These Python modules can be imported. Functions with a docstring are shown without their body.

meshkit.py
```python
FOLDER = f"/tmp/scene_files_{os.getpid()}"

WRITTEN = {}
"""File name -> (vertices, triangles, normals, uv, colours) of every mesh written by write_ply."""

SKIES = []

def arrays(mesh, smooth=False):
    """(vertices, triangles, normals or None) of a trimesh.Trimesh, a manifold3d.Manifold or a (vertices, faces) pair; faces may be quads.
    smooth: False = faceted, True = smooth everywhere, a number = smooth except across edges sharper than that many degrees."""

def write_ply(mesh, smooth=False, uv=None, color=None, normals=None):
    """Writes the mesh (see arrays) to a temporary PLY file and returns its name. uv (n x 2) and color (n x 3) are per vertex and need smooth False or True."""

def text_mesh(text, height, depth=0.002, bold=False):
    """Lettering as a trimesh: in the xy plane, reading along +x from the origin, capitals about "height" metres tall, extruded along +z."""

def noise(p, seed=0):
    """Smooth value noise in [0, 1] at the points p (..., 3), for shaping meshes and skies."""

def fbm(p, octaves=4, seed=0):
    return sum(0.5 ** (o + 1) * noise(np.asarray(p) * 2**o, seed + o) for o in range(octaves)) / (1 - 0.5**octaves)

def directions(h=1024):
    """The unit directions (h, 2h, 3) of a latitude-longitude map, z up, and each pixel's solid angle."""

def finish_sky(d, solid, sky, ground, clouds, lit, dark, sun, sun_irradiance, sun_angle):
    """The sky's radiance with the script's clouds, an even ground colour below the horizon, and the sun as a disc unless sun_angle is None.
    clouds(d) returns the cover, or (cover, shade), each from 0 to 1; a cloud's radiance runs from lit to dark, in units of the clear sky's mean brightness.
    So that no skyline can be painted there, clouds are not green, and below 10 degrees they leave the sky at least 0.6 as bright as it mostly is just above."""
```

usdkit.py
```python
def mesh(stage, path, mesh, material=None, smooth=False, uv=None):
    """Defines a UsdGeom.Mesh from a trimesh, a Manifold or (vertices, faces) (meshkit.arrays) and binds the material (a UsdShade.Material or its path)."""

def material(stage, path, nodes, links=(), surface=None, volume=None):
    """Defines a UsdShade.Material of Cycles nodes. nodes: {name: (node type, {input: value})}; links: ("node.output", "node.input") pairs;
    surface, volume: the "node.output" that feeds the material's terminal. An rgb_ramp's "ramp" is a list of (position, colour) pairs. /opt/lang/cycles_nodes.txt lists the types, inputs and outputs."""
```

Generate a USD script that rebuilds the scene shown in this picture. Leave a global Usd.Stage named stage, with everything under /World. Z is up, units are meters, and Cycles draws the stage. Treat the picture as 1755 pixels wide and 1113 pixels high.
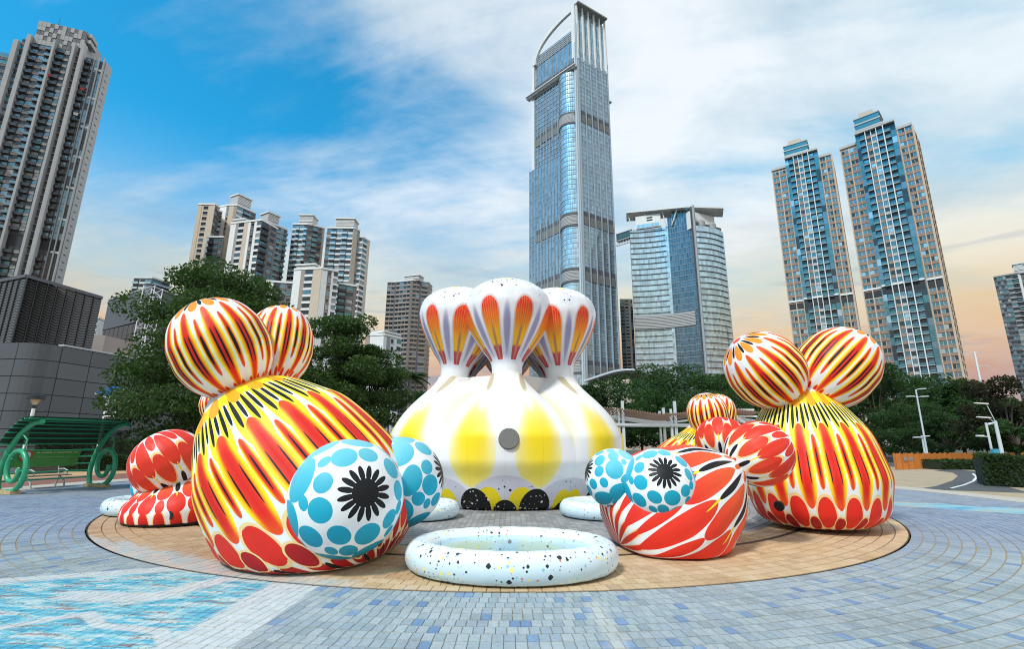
import math, numpy as np, trimesh, usdkit, meshkit
from pxr import Usd, UsdGeom, UsdLux, UsdShade, Gf, Sdf
from scipy.interpolate import PchipInterpolator
PI = math.pi
stage = Usd.Stage.CreateInMemory()
UsdGeom.SetStageUpAxis(stage, 'Z'); UsdGeom.SetStageMetersPerUnit(stage, 1.0)
UsdGeom.Xform.Define(stage, '/World'); UsdGeom.Scope.Define(stage, '/World/Looks')

# ------------------------------------------------------------------ camera, sky, sun, exposure
PW, PH, FPX, EYE = 1755.0, 1113.0, 840.0, 1.85
_up = np.array([29.5, 3544.5, -FPX]); _up /= np.linalg.norm(_up)
_y = np.array([0, 0, -1.0]); _y = _y - _up * (_y @ _up); _y /= np.linalg.norm(_y)
ROT = np.stack([np.cross(_y, _up), _y, _up])            # camera -> world
cam = UsdGeom.Camera.Define(stage, '/World/camera')
m4 = np.eye(4); m4[:3, :3] = ROT.T; m4[3, :3] = (0, 0, EYE)
cam.AddTransformOp().Set(Gf.Matrix4d(*m4.ravel().tolist()))
cam.CreateHorizontalApertureAttr(36.0); cam.CreateFocalLengthAttr(36.0 * FPX / PW)
cam.CreateExposureAttr(0.5)
SUN_EL, SUN_AZ = math.radians(50), math.radians(215)   # azimuth from +y (forward) clockwise: the sun stands behind the camera, to the left
sdir = np.array([math.sin(SUN_AZ) * math.cos(SUN_EL), math.cos(SUN_AZ) * math.cos(SUN_EL), math.sin(SUN_EL)])
sun = UsdLux.DistantLight.Define(stage, '/World/sun')
sun.CreateIntensityAttr(0.64); sun.CreateAngleAttr(9.0); sun.CreateNormalizeAttr(True); sun.CreateColorAttr(Gf.Vec3f(1.0, 0.955, 0.89))
_z = sdir; _x = np.cross([0, 0, 1.0], _z); _x /= np.linalg.norm(_x); _yy = np.cross(_z, _x)
ms = np.eye(4); ms[0, :3], ms[1, :3], ms[2, :3] = _x, _yy, _z
sun.AddTransformOp().Set(Gf.Matrix4d(*ms.ravel().tolist()))

def ray(px, py):
    return ROT @ np.array([px - PW / 2, PH / 2 - py, -FPX])
def at(px, py, Y):                                       # the point at forward distance Y that stands on this line of sight
    d = ray(px, py); return np.array([0, 0, EYE]) + d * (Y / d[1])
def gp(px, py, z=0.0):                                   # the point of the ground on this line of sight
    d = ray(px, py); return np.array([0, 0, EYE]) + d * ((z - EYE) / d[2])

# ------------------------------------------------------------------ node graphs written as expressions
class G:
    def __init__(s): s.nodes, s.links = {}, []
    def n(s, kind, out, **inp):
        name = f'n{len(s.nodes):03d}'; consts = {}
        s.nodes[name] = (kind, consts)
        for k, v in inp.items():
            if isinstance(v, X): s.links.append((v.ref, f'{name}.{k}'))
            else: consts[k] = v
        return X(s, f'{name}.{out}')
    def m(s, op, a, b=0.5, c=0.0, clamp=False): return s.n('math', 'value', math_type=op, value1=a, value2=b, value3=c, use_clamp=clamp)
    def mix(s, f, a, b): return s.n('mix_color', 'result', fac=f, a=a, b=b)
    def mul(s, a, b, f=1.0): return s.n('mix_color', 'result', blend_type='multiply', fac=f, a=a, b=b)
    def ramp(s, f, stops, smooth=True): return s.n('rgb_ramp', 'color', fac=f, ramp=stops, interpolate=smooth)
    def noise(s, vec, scale, detail=3, rough=0.5, dist=0.0, out='fac'): return s.n('noise_texture', out, vector=vec, scale=scale, detail=detail, roughness=rough, distortion=dist)
    def voro(s, vec, scale, out='distance', feature='f1', rnd=1.0): return s.n('voronoi_texture', out, vector=vec, scale=scale, feature=feature, randomness=rnd)
    def pos(s): return s.n('geometry', 'position')
    def obj(s): return s.n('texture_coordinate', 'object')
    def xyz(s, v): return tuple(s.n('separate_xyz', o, vector=v) for o in 'xyz')
    def vec(s, x, y, z=0.0): return s.n('combine_xyz', 'vector', x=x, y=y, z=z)
    def scale(s, v, sc): return s.n('mapping', 'vector', vector=v, scale=sc, mapping_type='point')
    def st(s): return s.n('attribute', 'vector', attribute='st')
    def sm(s, v, a, b): return s.n('map_range', 'result', range_type='smoothstep', value=v, from_min=a, from_max=b, to_min=0.0, to_max=1.0, clamp=True)
    def bump(s, h, strength=0.3, dist=0.02): return s.n('bump', 'normal', height=h, strength=strength, distance=dist)
    def bsdf(s, color, rough=0.6, **k): return s.n('principled_bsdf', 'BSDF', base_color=color, roughness=rough, **k)
    def done(s, name, surf): return usdkit.material(stage, '/World/Looks/' + name, s.nodes, s.links, surface=surf.ref)
class X:
    def __init__(s, g, ref): s.g, s.ref = g, ref
    def __add__(s, o): return s.g.m('add', s, o)
    __radd__ = __add__
    def __sub__(s, o): return s.g.m('subtract', s, o)
    def __rsub__(s, o): return s.g.m('subtract', o, s)
    def __mul__(s, o): return s.g.m('multiply', s, o)
    __rmul__ = __mul__
    def __truediv__(s, o): return s.g.m('divide', s, o)
    def __lt__(s, o): return s.g.m('less_than', s, o)
    def __gt__(s, o): return s.g.m('greater_than', s, o)
    def fr(s): return s.g.m('fraction', s)
    def fl(s): return s.g.m('floor', s)
    def ab(s): return s.g.m('absolute', s)
    def sq(s): return s.g.m('multiply', s, s)
    def sqrt(s): return s.g.m('sqrt', s)

# the sky: physical sky with procedural cloud on the dome
def make_sky():
    g = G()
    d = g.n('texture_coordinate', 'generated')
    sky = g.n('sky_texture', 'color', sky_type='single_scattering', sun_disc=False, sun_elevation=SUN_EL, sun_rotation=SUN_AZ, altitude=100.0, air_density=1.0, aerosol_density=0.6, ozone_density=2.0)
    x, y, z = g.xyz(d)
    zc = g.m('maximum', z, 0.0)
    k = zc + 0.22
    p = g.vec(x / k, y / k, 0.0)                                     # the cloud layer seen in perspective
    rot = g.n('mapping', 'vector', vector=p, mapping_type='point', rotation=(0, 0, 0.35), scale=(0.8, 1.15, 1.0), location=(3.1, 1.7, 0.0))
    big = g.noise(rot, 0.95, 6, 0.52, 0.5)
    soft = g.noise(g.scale(rot, (1.0, 1.35, 1.0)), 2.1, 9, 0.60, 0.35)
    wisp = g.noise(g.scale(rot, (0.7, 2.6, 1.0)), 2.0, 9, 0.6, 1.0)
    side = g.sm(x * 0.95 - z * 0.40, -0.95, -0.05)                    # clear towards the upper left, cloud elsewhere
    c = big * 0.42 + soft * 0.44 + wisp * 0.18 + side * 0.22
    cover = g.sm(c, 0.53, 0.80)
    body = g.ramp(g.noise(rot, 1.9, 6, 0.6, 0.5), [(0.3, (3.6, 4.5, 5.1)), (0.60, (6.3, 6.5, 6.6))])
    blue = g.mul(sky, (0.15, 1.35, 1.55))
    haze = g.sm(x * 0.8 - z * 0.5, -0.55, 0.5)
    blue = g.mix(haze * 0.45, blue, (1.7, 4.9, 5.8))                 # thin high veil, paler towards the right
    col = g.mix(cover * 0.88, blue, body)
    # low warm band at dusk colours above the horizon
    warm = g.ramp(zc, [(0.0, (2.0, 1.6, 2.3)), (0.10, (3.7, 2.1, 1.7)), (0.19, (5.2, 3.3, 1.5)), (0.28, (5.4, 4.4, 2.5)), (0.42, (4.8, 4.6, 4.2)), (1.0, (4.6, 4.8, 5.0))])
    wamt = g.m('subtract', 1.0, g.sm(zc, 0.10, 0.52))
    wn = g.noise(g.scale(d, (2.0, 2.0, 7.0)), 2.0, 5, 0.55, 0.6)
    col = g.mix(g.m('multiply', wamt, wn * 0.9 + 0.50, clamp=True), col, warm)
    band = g.sm(g.noise(g.scale(d, (1.6, 1.6, 13.0)), 2.6, 5, 0.55, 0.7), 0.55, 0.70)
    low = g.m('subtract', 1.0, g.sm(zc, 0.10, 0.46))
    col = g.mix(band * low * 0.6, col, (1.7, 2.3, 3.3))              # thin grey-blue streaks low down
    # below the horizon: ground colour
    below = z < -0.002
    col = g.mix(below, col, (1.3, 1.25, 1.2))
    bg = g.n('background_shader', 'background', color=col, strength=0.112)
    mat = g.done('sky_dome', bg)
    dome = UsdLux.DomeLight.Define(stage, '/World/sky')
    UsdShade.MaterialBindingAPI.Apply(dome.GetPrim()).Bind(mat)
    dome.GetPrim().SetCustomDataByKey('kind', 'structure')
make_sky()

# ------------------------------------------------------------------ objects, names, custom data
used = {}
def numbered(parent, name):
    k = (parent, name); n = used.get(k, 0); used[k] = n + 1
    return f'{parent}/{name}' + (f'_{n:03d}' if n else '')
def tag(prim, label=None, cat=None, group=None, kind=None):
    for k, v in (('label', label), ('category', cat), ('group', group), ('kind', kind)):
        if v: prim.SetCustomDataByKey(k, v)
    return prim
GROUPS = {'inflatable_sculpture': 'striped inflatable creatures round the plaza', 'paddling_pool': 'speckled paddling pools between the inflatables', 'tree': 'trees round the plaza', 'hedge': 'clipped hedges', 'street_lamp': 'lamp posts at the right', 'solar_lamp': 'lamp posts behind the shelter', 'palm_tree': 'palms among the trees',
          'residential_tower': 'tall residential towers', 'apartment_block': 'apartment buildings on the skyline', 'camera_pole': 'white poles by the right hedge', 'hall_building': 'dark halls at the left'}
def thing(name, label, cat, loc=(0, 0, 0), rotz=0.0, group=None, scale=None):
    group = group or GROUPS.get(name)
    x = UsdGeom.Xform.Define(stage, numbered('/World', name))
    x.AddTranslateOp().Set(Gf.Vec3d(*map(float, loc)))
    if rotz: x.AddRotateZOp().Set(math.degrees(rotz))
    if scale is not None: x.AddScaleOp().Set(Gf.Vec3f(*map(float, np.broadcast_to(scale, 3))))
    return tag(x.GetPrim(), label, cat, group)
def obj(name, mesh, mat, parent=None, smooth=False, uv=None, label=None, cat=None, group=None, kind=None):
    path = numbered(str(parent.GetPath()) if parent is not None else '/World', name)
    if isinstance(mesh, MB): mesh = mesh.arr()
    p = usdkit.mesh(stage, path, mesh, MATS.get(mat, mat) if isinstance(mat, str) else mat, smooth=smooth, uv=uv).GetPrim()
    return tag(p, label, cat, group, kind)
def copy(root, label, cat, loc, rotz=0.0, scale=None, group=None):
    r = thing(root.GetName().rstrip('0123456789').rstrip('_'), label, cat, loc, rotz, group, scale)
    r.GetReferences().AddInternalReference(root.GetPath()); r.SetInstanceable(True)
    return r
MATS = {}
QF = np.array([[0, 3, 2, 1], [4, 5, 6, 7], [0, 1, 5, 4], [1, 2, 6, 5], [2, 3, 7, 6], [3, 0, 4, 7]])
class MB:
    def __init__(s): s.v, s.f, s.k = [], [], 0
    def add(s, v, f):
        v, f = np.asarray(v, float), np.asarray(f, int)
        if f.shape[1] == 4: f = np.vstack([f[:, [0, 1, 2]], f[:, [0, 2, 3]]])
        s.v.append(v); s.f.append(f + s.k); s.k += len(v); return s
    def hexa(s, c8): return s.add(c8, QF)
    def box(s, x0, x1, y0, y1, z0, z1): return s.hexa([(x0, y0, z0), (x1, y0, z0), (x1, y1, z0), (x0, y1, z0), (x0, y0, z1), (x1, y0, z1), (x1, y1, z1), (x0, y1, z1)])
    def prism(s, poly, z0, z1):
        poly = np.asarray(poly, float)[:, :2]
        if np.sum(poly[:, 0] * np.roll(poly[:, 1], -1) - poly[:, 1] * np.roll(poly[:, 0], -1)) < 0: poly = poly[::-1]
        n = len(poly); v = np.vstack([np.c_[poly, np.full(n, z0)], np.c_[poly, np.full(n, z1)]])
        f = [[i, (i + 1) % n, n + (i + 1) % n, n + i] for i in range(n)]
        s.add(v, f)
        _, tri = trimesh.creation.triangulate_polygon(__import__('shapely.geometry', fromlist=['Polygon']).Polygon(poly), engine='earcut') if n > 4 else (None, np.array([[0, 1, 2], [0, 2, 3]][:n - 2]))
        if n > 4:
            tv, tri = trimesh.creation.triangulate_polygon(__import__('shapely.geometry', fromlist=['Polygon']).Polygon(poly), engine='earcut')
            cr = np.cross(tv[tri[:, 1]] - tv[tri[:, 0]], tv[tri[:, 2]] - tv[tri[:, 0]])
            tri = np.where((cr < 0)[:, None], tri[:, ::-1], tri)
        else: tv = poly
        s.add(np.c_[tv, np.full(len(tv), z1)], tri); s.add(np.c_[tv, np.full(len(tv), z0)], tri[:, ::-1])
        return s
    def tube(s, pts, r, n=8, cap=True):
        pts = np.asarray(pts, float); r = np.broadcast_to(np.asarray(r, float), len(pts))
        t = np.gradient(pts, axis=0); t /= np.maximum(np.linalg.norm(t, axis=1, keepdims=True), 1e-9)
        u = np.cross(t[0], [0, 0, 1.0]); u = np.cross(t[0], [1.0, 0, 0]) if np.linalg.norm(u) < 0.1 else u
        a = np.arange(n) * 2 * PI / n; rings = []
        for i in range(len(pts)):
            u = u - t[i] * (u @ t[i]); u /= np.linalg.norm(u); w = np.cross(t[i], u)
            rings.append(pts[i] + r[i] * (np.cos(a)[:, None] * u + np.sin(a)[:, None] * w))
        v = np.vstack(rings); m = len(pts); f = []
        i = np.arange(n); j = (i + 1) % n
        f = np.vstack([np.stack([k * n + i, k * n + j, (k + 1) * n + j, (k + 1) * n + i], 1) for k in range(m - 1)])
        s.add(v, f)
        if cap:
            for k, o in ((0, 1), (m - 1, 0)):
                c = np.vstack([v[k * n:(k + 1) * n], pts[k]]); ff = np.stack([i, j, np.full(n, n)], 1)
                s.add(c, ff[:, ::-1] if o else ff)
        return s
    def lathe(s, prof, n=24, origin=(0, 0, 0), frame=np.eye(3)):
        prof = np.asarray(prof, float); a = np.arange(n) * 2 * PI / n; o = np.asarray(origin, float)
        rings = np.vstack([np.stack([r * np.cos(a), r * np.sin(a), np.full(n, z)], 1) for r, z in prof])
        i = np.arange(n); j = (i + 1) % n
        f = np.vstack([np.stack([k * n + i, k * n + j, (k + 1) * n + j, (k + 1) * n + i], 1) for k in range(len(prof) - 1)])
        return s.add(o + rings @ np.asarray(frame), f)
    def arr(s): return np.vstack(s.v), np.vstack(s.f)

# ------------------------------------------------------------------ plain materials
def plain(name, col, rough=0.6, var=0.12, scale=6.0, bump=0.0, **k):
    g = G(); o = g.pos()
    n = g.noise(o, scale, 4, 0.6)
    c = g.mix(n, tuple(np.array(col) * (1 - var)), tuple(np.minimum(np.array(col) * (1 + var), 0.95)))
    if bump: k['normal'] = g.bump(g.noise(o, scale * 6, 3), 0.4, bump)
    MATS[name] = g.done(name, g.bsdf(c, rough, **k))
for a in [('white_paint', (0.74, 0.74, 0.73), 0.5), ('white_wall', (0.72, 0.71, 0.69), 0.7, 0.1, 0.4), ('cream_wall', (0.55, 0.45, 0.35), 0.75, 0.1, 0.4), ('tan_wall', (0.46, 0.36, 0.27), 0.75, 0.1, 0.4),
          ('brown_wall', (0.17, 0.145, 0.135), 0.75, 0.12, 0.4), ('dark_brown_wall', (0.085, 0.07, 0.065), 0.75, 0.12, 0.4), ('orange_tile_wall', (0.32, 0.195, 0.13), 0.6, 0.15, 0.5), ('peach_wall', (0.55, 0.42, 0.31), 0.7, 0.1, 0.5),
          ('grey_wall', (0.30, 0.29, 0.28), 0.75, 0.12, 0.4), ('light_grey_wall', (0.46, 0.45, 0.44), 0.7, 0.1, 0.4), ('concrete', (0.38, 0.36, 0.33), 0.85, 0.15, 1.0), ('slate_wall', (0.10, 0.10, 0.11), 0.7, 0.15, 0.4),
          ('taupe_wall', (0.33, 0.27, 0.235), 0.75, 0.12, 0.4), ('steel', (0.42, 0.43, 0.44), 0.35, 0.08, 8.0), ('dark_metal', (0.03, 0.03, 0.033), 0.45, 0.1, 8.0), ('black_rubber', (0.012, 0.012, 0.013), 0.6, 0.2, 8.0),
          ('green_paint', (0.03, 0.30, 0.15), 0.35, 0.1, 4.0), ('dark_green_paint', (0.025, 0.15, 0.085), 0.4, 0.1, 4.0), ('red_paint', (0.55, 0.05, 0.03), 0.5), ('blue_paint', (0.05, 0.30, 0.42), 0.45, 0.15, 3.0),
          ('galvanised', (0.52, 0.55, 0.58), 0.4, 0.1, 6.0), ('dark_panel', (0.02, 0.022, 0.026), 0.5, 0.2, 1.5), ('granite_band', (0.47, 0.41, 0.34), 0.8, 0.15, 3.0), ('kerb_stone', (0.32, 0.28, 0.24), 0.85, 0.2, 2.0)]:
    plain(*a)
def glassy(name, col, rough=0.12, metal=0.5, var=0.25, scale=0.3):
    g = G(); n = g.noise(g.pos(), scale, 2)
    c = g.mix(n, tuple(np.array(col) * (1 - var)), tuple(np.array(col) * (1 + var)))
    MATS[name] = g.done(name, g.bsdf(c, rough, metallic=metal, specular_ior_level=0.7))
glassy('glass_dark', (0.035, 0.05, 0.065), 0.1, 0.2); glassy('glass_blue', (0.16, 0.27, 0.34), 0.12, 0.5); glassy('glass_teal', (0.09, 0.235, 0.28), 0.12, 0.45)
glassy('glass_pale', (0.42, 0.58, 0.66), 0.15, 0.6); glassy('glass_curtain', (0.30, 0.30, 0.29), 0.3, 0.0); glassy('glass_night', (0.02, 0.028, 0.036), 0.08, 0.1)

# ------------------------------------------------------------------ the plaza: rings of pavers round one centre
CEN = np.array([-0.25, 17.6])
R_GREY, R_DRAIN, R_TAN, R_BLUE, R_BAND = 8.35, 9.0, 10.85, 17.0, 18.3
ZONES = {'grey': (0.6, R_GREY, 0.20, 0.125), 'tan': (R_GREY + 0.02, R_TAN, 0.225, 0.175), 'blue': (R_TAN + 0.03, R_BLUE, 0.192, 0.112)}
def polar(g, zone):
    r0, r1, w, tw = ZONES[zone]
    x, y, z = g.xyz(g.pos()); dx, dy = x - float(CEN[0]), y - float(CEN[1])
    r = (dx.sq() + dy.sq()).sqrt(); th = g.m('arctan2', dy, dx) / (2 * PI) + 0.5
    q = (r - r0) / w; i = q.fl(); n = ((i + 0.5) * (w * 2 * PI / tw) + r0 * 2 * PI / tw).fl()
    t = th * n + (i * 0.5).fr() ; j = t.fl()
    rnd = g.n('white_noise_texture', 'value', dimensions='3D', vector=g.vec(i, j, 3.0))
    rnd2 = g.n('white_noise_texture', 'value', dimensions='3D', vector=g.vec(j, i, 11.0))
    fq, ft = (q.fr() - 0.5).ab(), (t.fr() - 0.5).ab()
    return x, y, r, rnd, rnd2, fq > 0.5 - 0.009 / w, ft > 0.5 - 0.0045 / tw
def seg(g, x, y, a, b):                                   # distance to a segment
    a, b = np.asarray(a, float)[:2], np.asarray(b, float)[:2]; d = b - a; L = float(d @ d)
    h = g.m('multiply', ((x - float(a[0])) * float(d[0]) + (y - float(a[1])) * float(d[1])), 1 / L, clamp=True)
    ex, ey = x - float(a[0]) - h * float(d[0]), y - float(a[1]) - h * float(d[1])
    return (ex.sq() + ey.sq()).sqrt()
def half(g, x, y, a, b):                                  # signed distance, positive left of a->b
    a, b = np.asarray(a, float)[:2], np.asarray(b, float)[:2]; d = (b - a) / np.linalg.norm(b - a)
    return (y - float(a[1])) * float(d[0]) - (x - float(a[0])) * float(d[1])
def mural(g, x, y, col):
    """Worn street painting: blue fields between broad white bands, rubbed off the high spots of the pavers."""
    p = g.pos()
    wob = (g.noise(p, 0.9, 3) - 0.5) * 0.5
    wear = g.noise(p, 7.0, 6, 0.68); wear2 = g.noise(g.scale(p, (1.0, 3.2, 1.0)), 2.3, 9, 0.74, 0.4)
    A, B, Cc, D = gp(0, 985), gp(345, 945), gp(535, 1014), gp(395, 1113)
    A2 = gp(0, 1000)
    top = half(g, x, y, gp(430, 962), gp(-60, 997)) + wob * 0.25       # in front of the upper edge
    rightd = half(g, x, y, Cc, D)                                        # positive to the right of the right-hand edge
    right = half(g, x, y, D, Cc) + wob * 0.08
    inside = g.m('minimum', top, right)
    m = g.sm(inside, -0.02, 0.03)
    field = g.ramp(wear2, [(0.38, (0.05, 0.24, 0.38)), (0.44, (0.08, 0.37, 0.49)), (0.50, (0.17, 0.46, 0.53)), (0.53, (0.30, 0.52, 0.55)), (0.56, (0.48, 0.56, 0.56)), (0.65, (0.55, 0.55, 0.53))])
    rust = g.sm(g.noise(g.scale(p, (1.0, 5.5, 1.0)), 1.9, 9, 0.76), 0.54, 0.575)
    field = g.mix(rust * 0.75, field, (0.25, 0.115, 0.085))
    white = g.ramp(wear, [(0.3, (0.44, 0.47, 0.48)), (0.7, (0.62, 0.61, 0.59))])
    bands = None
    def add(d, w):
        nonlocal bands
        k = g.sm(d - wob * 0.22, w + 0.05, w - 0.03); bands = k if bands is None else g.m('maximum', bands, k)
    edge = right; k = g.m('subtract', 1.0, g.sm(edge, 0.62, 0.74)); bands = k
    k = g.m('subtract', 1.0, g.sm(top, 0.20, 0.42)); bands = g.m('maximum', bands, k)
    pts = [gp(*q) for q in ((-30, 1082), (150, 1052), (170, 1072), (275, 1083), (293, 1125))]
    for a, b in zip(pts[:-1], pts[1:]):
        d = seg(g, x, y, a, b); bands = g.m('maximum', bands, g.m('subtract', 1.0, g.sm(d, 0.05, 0.09)))
    pts = [gp(*q) for q in ((130, 1022), (260, 1024), (400, 990), (520, 985))]
    for a, b in zip(pts[:-1], pts[1:]):
        d = seg(g, x, y, a, b) + wob * 0.3; bands = g.m('maximum', bands, g.m('subtract', 1.0, g.sm(d, 0.10, 0.24)))
    paint = g.mix(bands * 0.94, field, white)
    keep = g.sm(g.noise(p, 11.0, 5, 0.7), 0.33, 0.45)
    r = None
    return g.mix(m * (keep * 0.5 + 0.5), col, paint)
def paver_mats():
    g = G(); x, y, r, a, b, jr, jt = polar(g, 'blue'); p = g.pos()
    base = g.ramp(a, [(0.0, (0.265, 0.32, 0.345)), (0.35, (0.33, 0.38, 0.395)), (0.75, (0.385, 0.425, 0.43)), (0.93, (0.28, 0.335, 0.385))], True)
    deep = g.ramp(b, [(0.0, (0.13, 0.22, 0.37)), (1.0, (0.21, 0.31, 0.44))])
    col = g.mix(a > 0.935, base, deep)
    lav = g.ramp(b, [(0.0, (0.17, 0.225, 0.34)), (0.5, (0.235, 0.285, 0.385)), (1.0, (0.30, 0.325, 0.385))])
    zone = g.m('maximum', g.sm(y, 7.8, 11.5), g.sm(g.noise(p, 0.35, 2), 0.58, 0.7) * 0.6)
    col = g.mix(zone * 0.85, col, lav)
    col = g.mul(col, g.ramp(g.noise(p, 22.0, 5, 0.7), [(0.3, (0.80, 0.80, 0.80)), (0.7, (1.12, 1.12, 1.12))]))
    dirt = g.sm(g.noise(p, 0.8, 7, 0.68), 0.46, 0.70); col = g.mul(col, (0.70, 0.665, 0.62), dirt * 0.75); spot = g.sm(g.noise(p, 3.7, 5, 0.7, 0.5), 0.63, 0.72); col = g.mul(col, (0.55, 0.53, 0.50), spot * 0.6)
    col = g.mix(g.sm(g.noise(p, 2.1, 5, 0.7), 0.66, 0.74) * 0.45, col, (0.45, 0.43, 0.40))
    # the small painting on the far right and its ochre edge
    fx = half(g, x, y, gp(1560, 872), gp(1755, 880)); e = seg(g, x, y, gp(1575, 866), gp(1760, 878))
    wob = g.noise(p, 0.9, 3) - 0.5
    s = g.m('subtract', 1.0, g.sm(e + wob * 1.2, 0.75, 0.85)); col = g.mix(s * 0.8, col, g.ramp(g.noise(g.scale(p, (0.6, 1.6, 1)), 0.8, 4, 0.6), [(0.35, (0.07, 0.36, 0.52)), (0.5, (0.32, 0.55, 0.58)), (0.62, (0.52, 0.40, 0.24))]))
    # a rubbed white mark of paint in front
    wm = seg(g, x, y, gp(1018, 1035), gp(1062, 1118)); s = g.m('subtract', 1.0, g.sm(wm + (g.noise(p, 5.0, 4, 0.7) - 0.5) * 0.3, 0.03, 0.16)); col = g.mix(s * 0.55, col, (0.52, 0.50, 0.45))
    col = mural(g, x, y, col)
    col = g.mix(jr, col, (0.33, 0.23, 0.12)); col = g.mix(jt * 0.8, col, (0.19, 0.155, 0.11))
    h = g.noise(p, 90.0, 3)
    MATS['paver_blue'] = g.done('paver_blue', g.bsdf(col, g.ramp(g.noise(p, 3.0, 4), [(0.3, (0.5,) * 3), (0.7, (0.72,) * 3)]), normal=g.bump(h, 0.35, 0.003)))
    g = G(); x, y, r, a, b, jr, jt = polar(g, 'tan'); p = g.pos()
    col = g.ramp(a, [(0.0, (0.50, 0.335, 0.18)), (0.5, (0.56, 0.39, 0.225)), (0.9, (0.60, 0.44, 0.27)), (1.0, (0.44, 0.29, 0.17))])
    stain = g.sm(g.noise(p, 1.1, 6, 0.65, 0.4), 0.50, 0.66); col = g.mix(stain * 0.45, col, (0.36, 0.18, 0.075))
    pale = g.sm(g.noise(g.scale(p, (0.8, 1.5, 1.0)), 0.7, 4), 0.52, 0.66); col = g.mix(pale * 0.35, col, (0.55, 0.42, 0.28))
    dark = g.sm(g.noise(p, 0.6, 5, 0.6), 0.6, 0.72); col = g.mul(col, (0.6, 0.5, 0.42), dark * 0.7)
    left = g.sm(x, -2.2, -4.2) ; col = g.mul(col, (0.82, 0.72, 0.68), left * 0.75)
    col = g.mul(col, g.ramp(g.noise(p, 25.0, 5, 0.7), [(0.3, (0.86,) * 3), (0.7, (1.1,) * 3)]))
    ww = half(g, x, y, gp(560, 985), gp(330, 945)); s = g.sm(ww + (g.noise(p, 2.4, 5, 0.7) - 0.5) * 1.3, 0.0, 0.35)
    col = g.mix(s * 0.62, col, g.ramp(g.noise(p, 3.0, 4), [(0.4, (0.56, 0.50, 0.47)), (0.6, (0.36, 0.50, 0.55))]))
    col = g.mix(jr, col, (0.12, 0.085, 0.055)); col = g.mix(jt * 0.8, col, (0.13, 0.09, 0.06))
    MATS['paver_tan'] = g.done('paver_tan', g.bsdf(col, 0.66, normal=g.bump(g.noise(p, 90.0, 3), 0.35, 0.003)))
    g = G(); x, y, r, a, b, jr, jt = polar(g, 'grey'); p = g.pos()
    col = g.ramp(a, [(0.0, (0.23, 0.225, 0.23)), (0.6, (0.29, 0.285, 0.285)), (1.0, (0.35, 0.34, 0.34))])
    col = g.mul(col, g.ramp(g.noise(p, 1.4, 5, 0.65), [(0.3, (0.8, 0.78, 0.75)), (0.7, (1.12,) * 3)]))
    col = g.mix(jr, col, (0.15, 0.125, 0.10)); col = g.mix(jt * 0.8, col, (0.14, 0.12, 0.10))
    MATS['paver_grey'] = g.done('paver_grey', g.bsdf(col, 0.6, normal=g.bump(g.noise(p, 90.0, 3), 0.35, 0.003)))
paver_mats(); plain('drain_dark', (0.045, 0.036, 0.03), 0.7, 0.3, 10.0)
def ring_sheet(r0, r1, z, a0=0.0, a1=2 * PI, n=240):
    a = np.linspace(a0, a1, n + 1); c, s = np.cos(a), np.sin(a)
    v = np.vstack([np.stack([CEN[0] + r * c, CEN[1] + r * s, np.full(n + 1, z)], 1) for r in (r0, r1)])
    i = np.arange(n); return v, np.stack([i, i + n + 1, i + n + 2, i + 1], 1)
def project(P):
    c = (np.asarray(P) - [0, 0, EYE]) @ ROT
    return np.stack([PW / 2 + FPX * c[..., 0] / np.maximum(-c[..., 2], 1e-6), PH / 2 - FPX * c[..., 1] / np.maximum(-c[..., 2], 1e-6)], -1), -c[..., 2]
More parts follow.
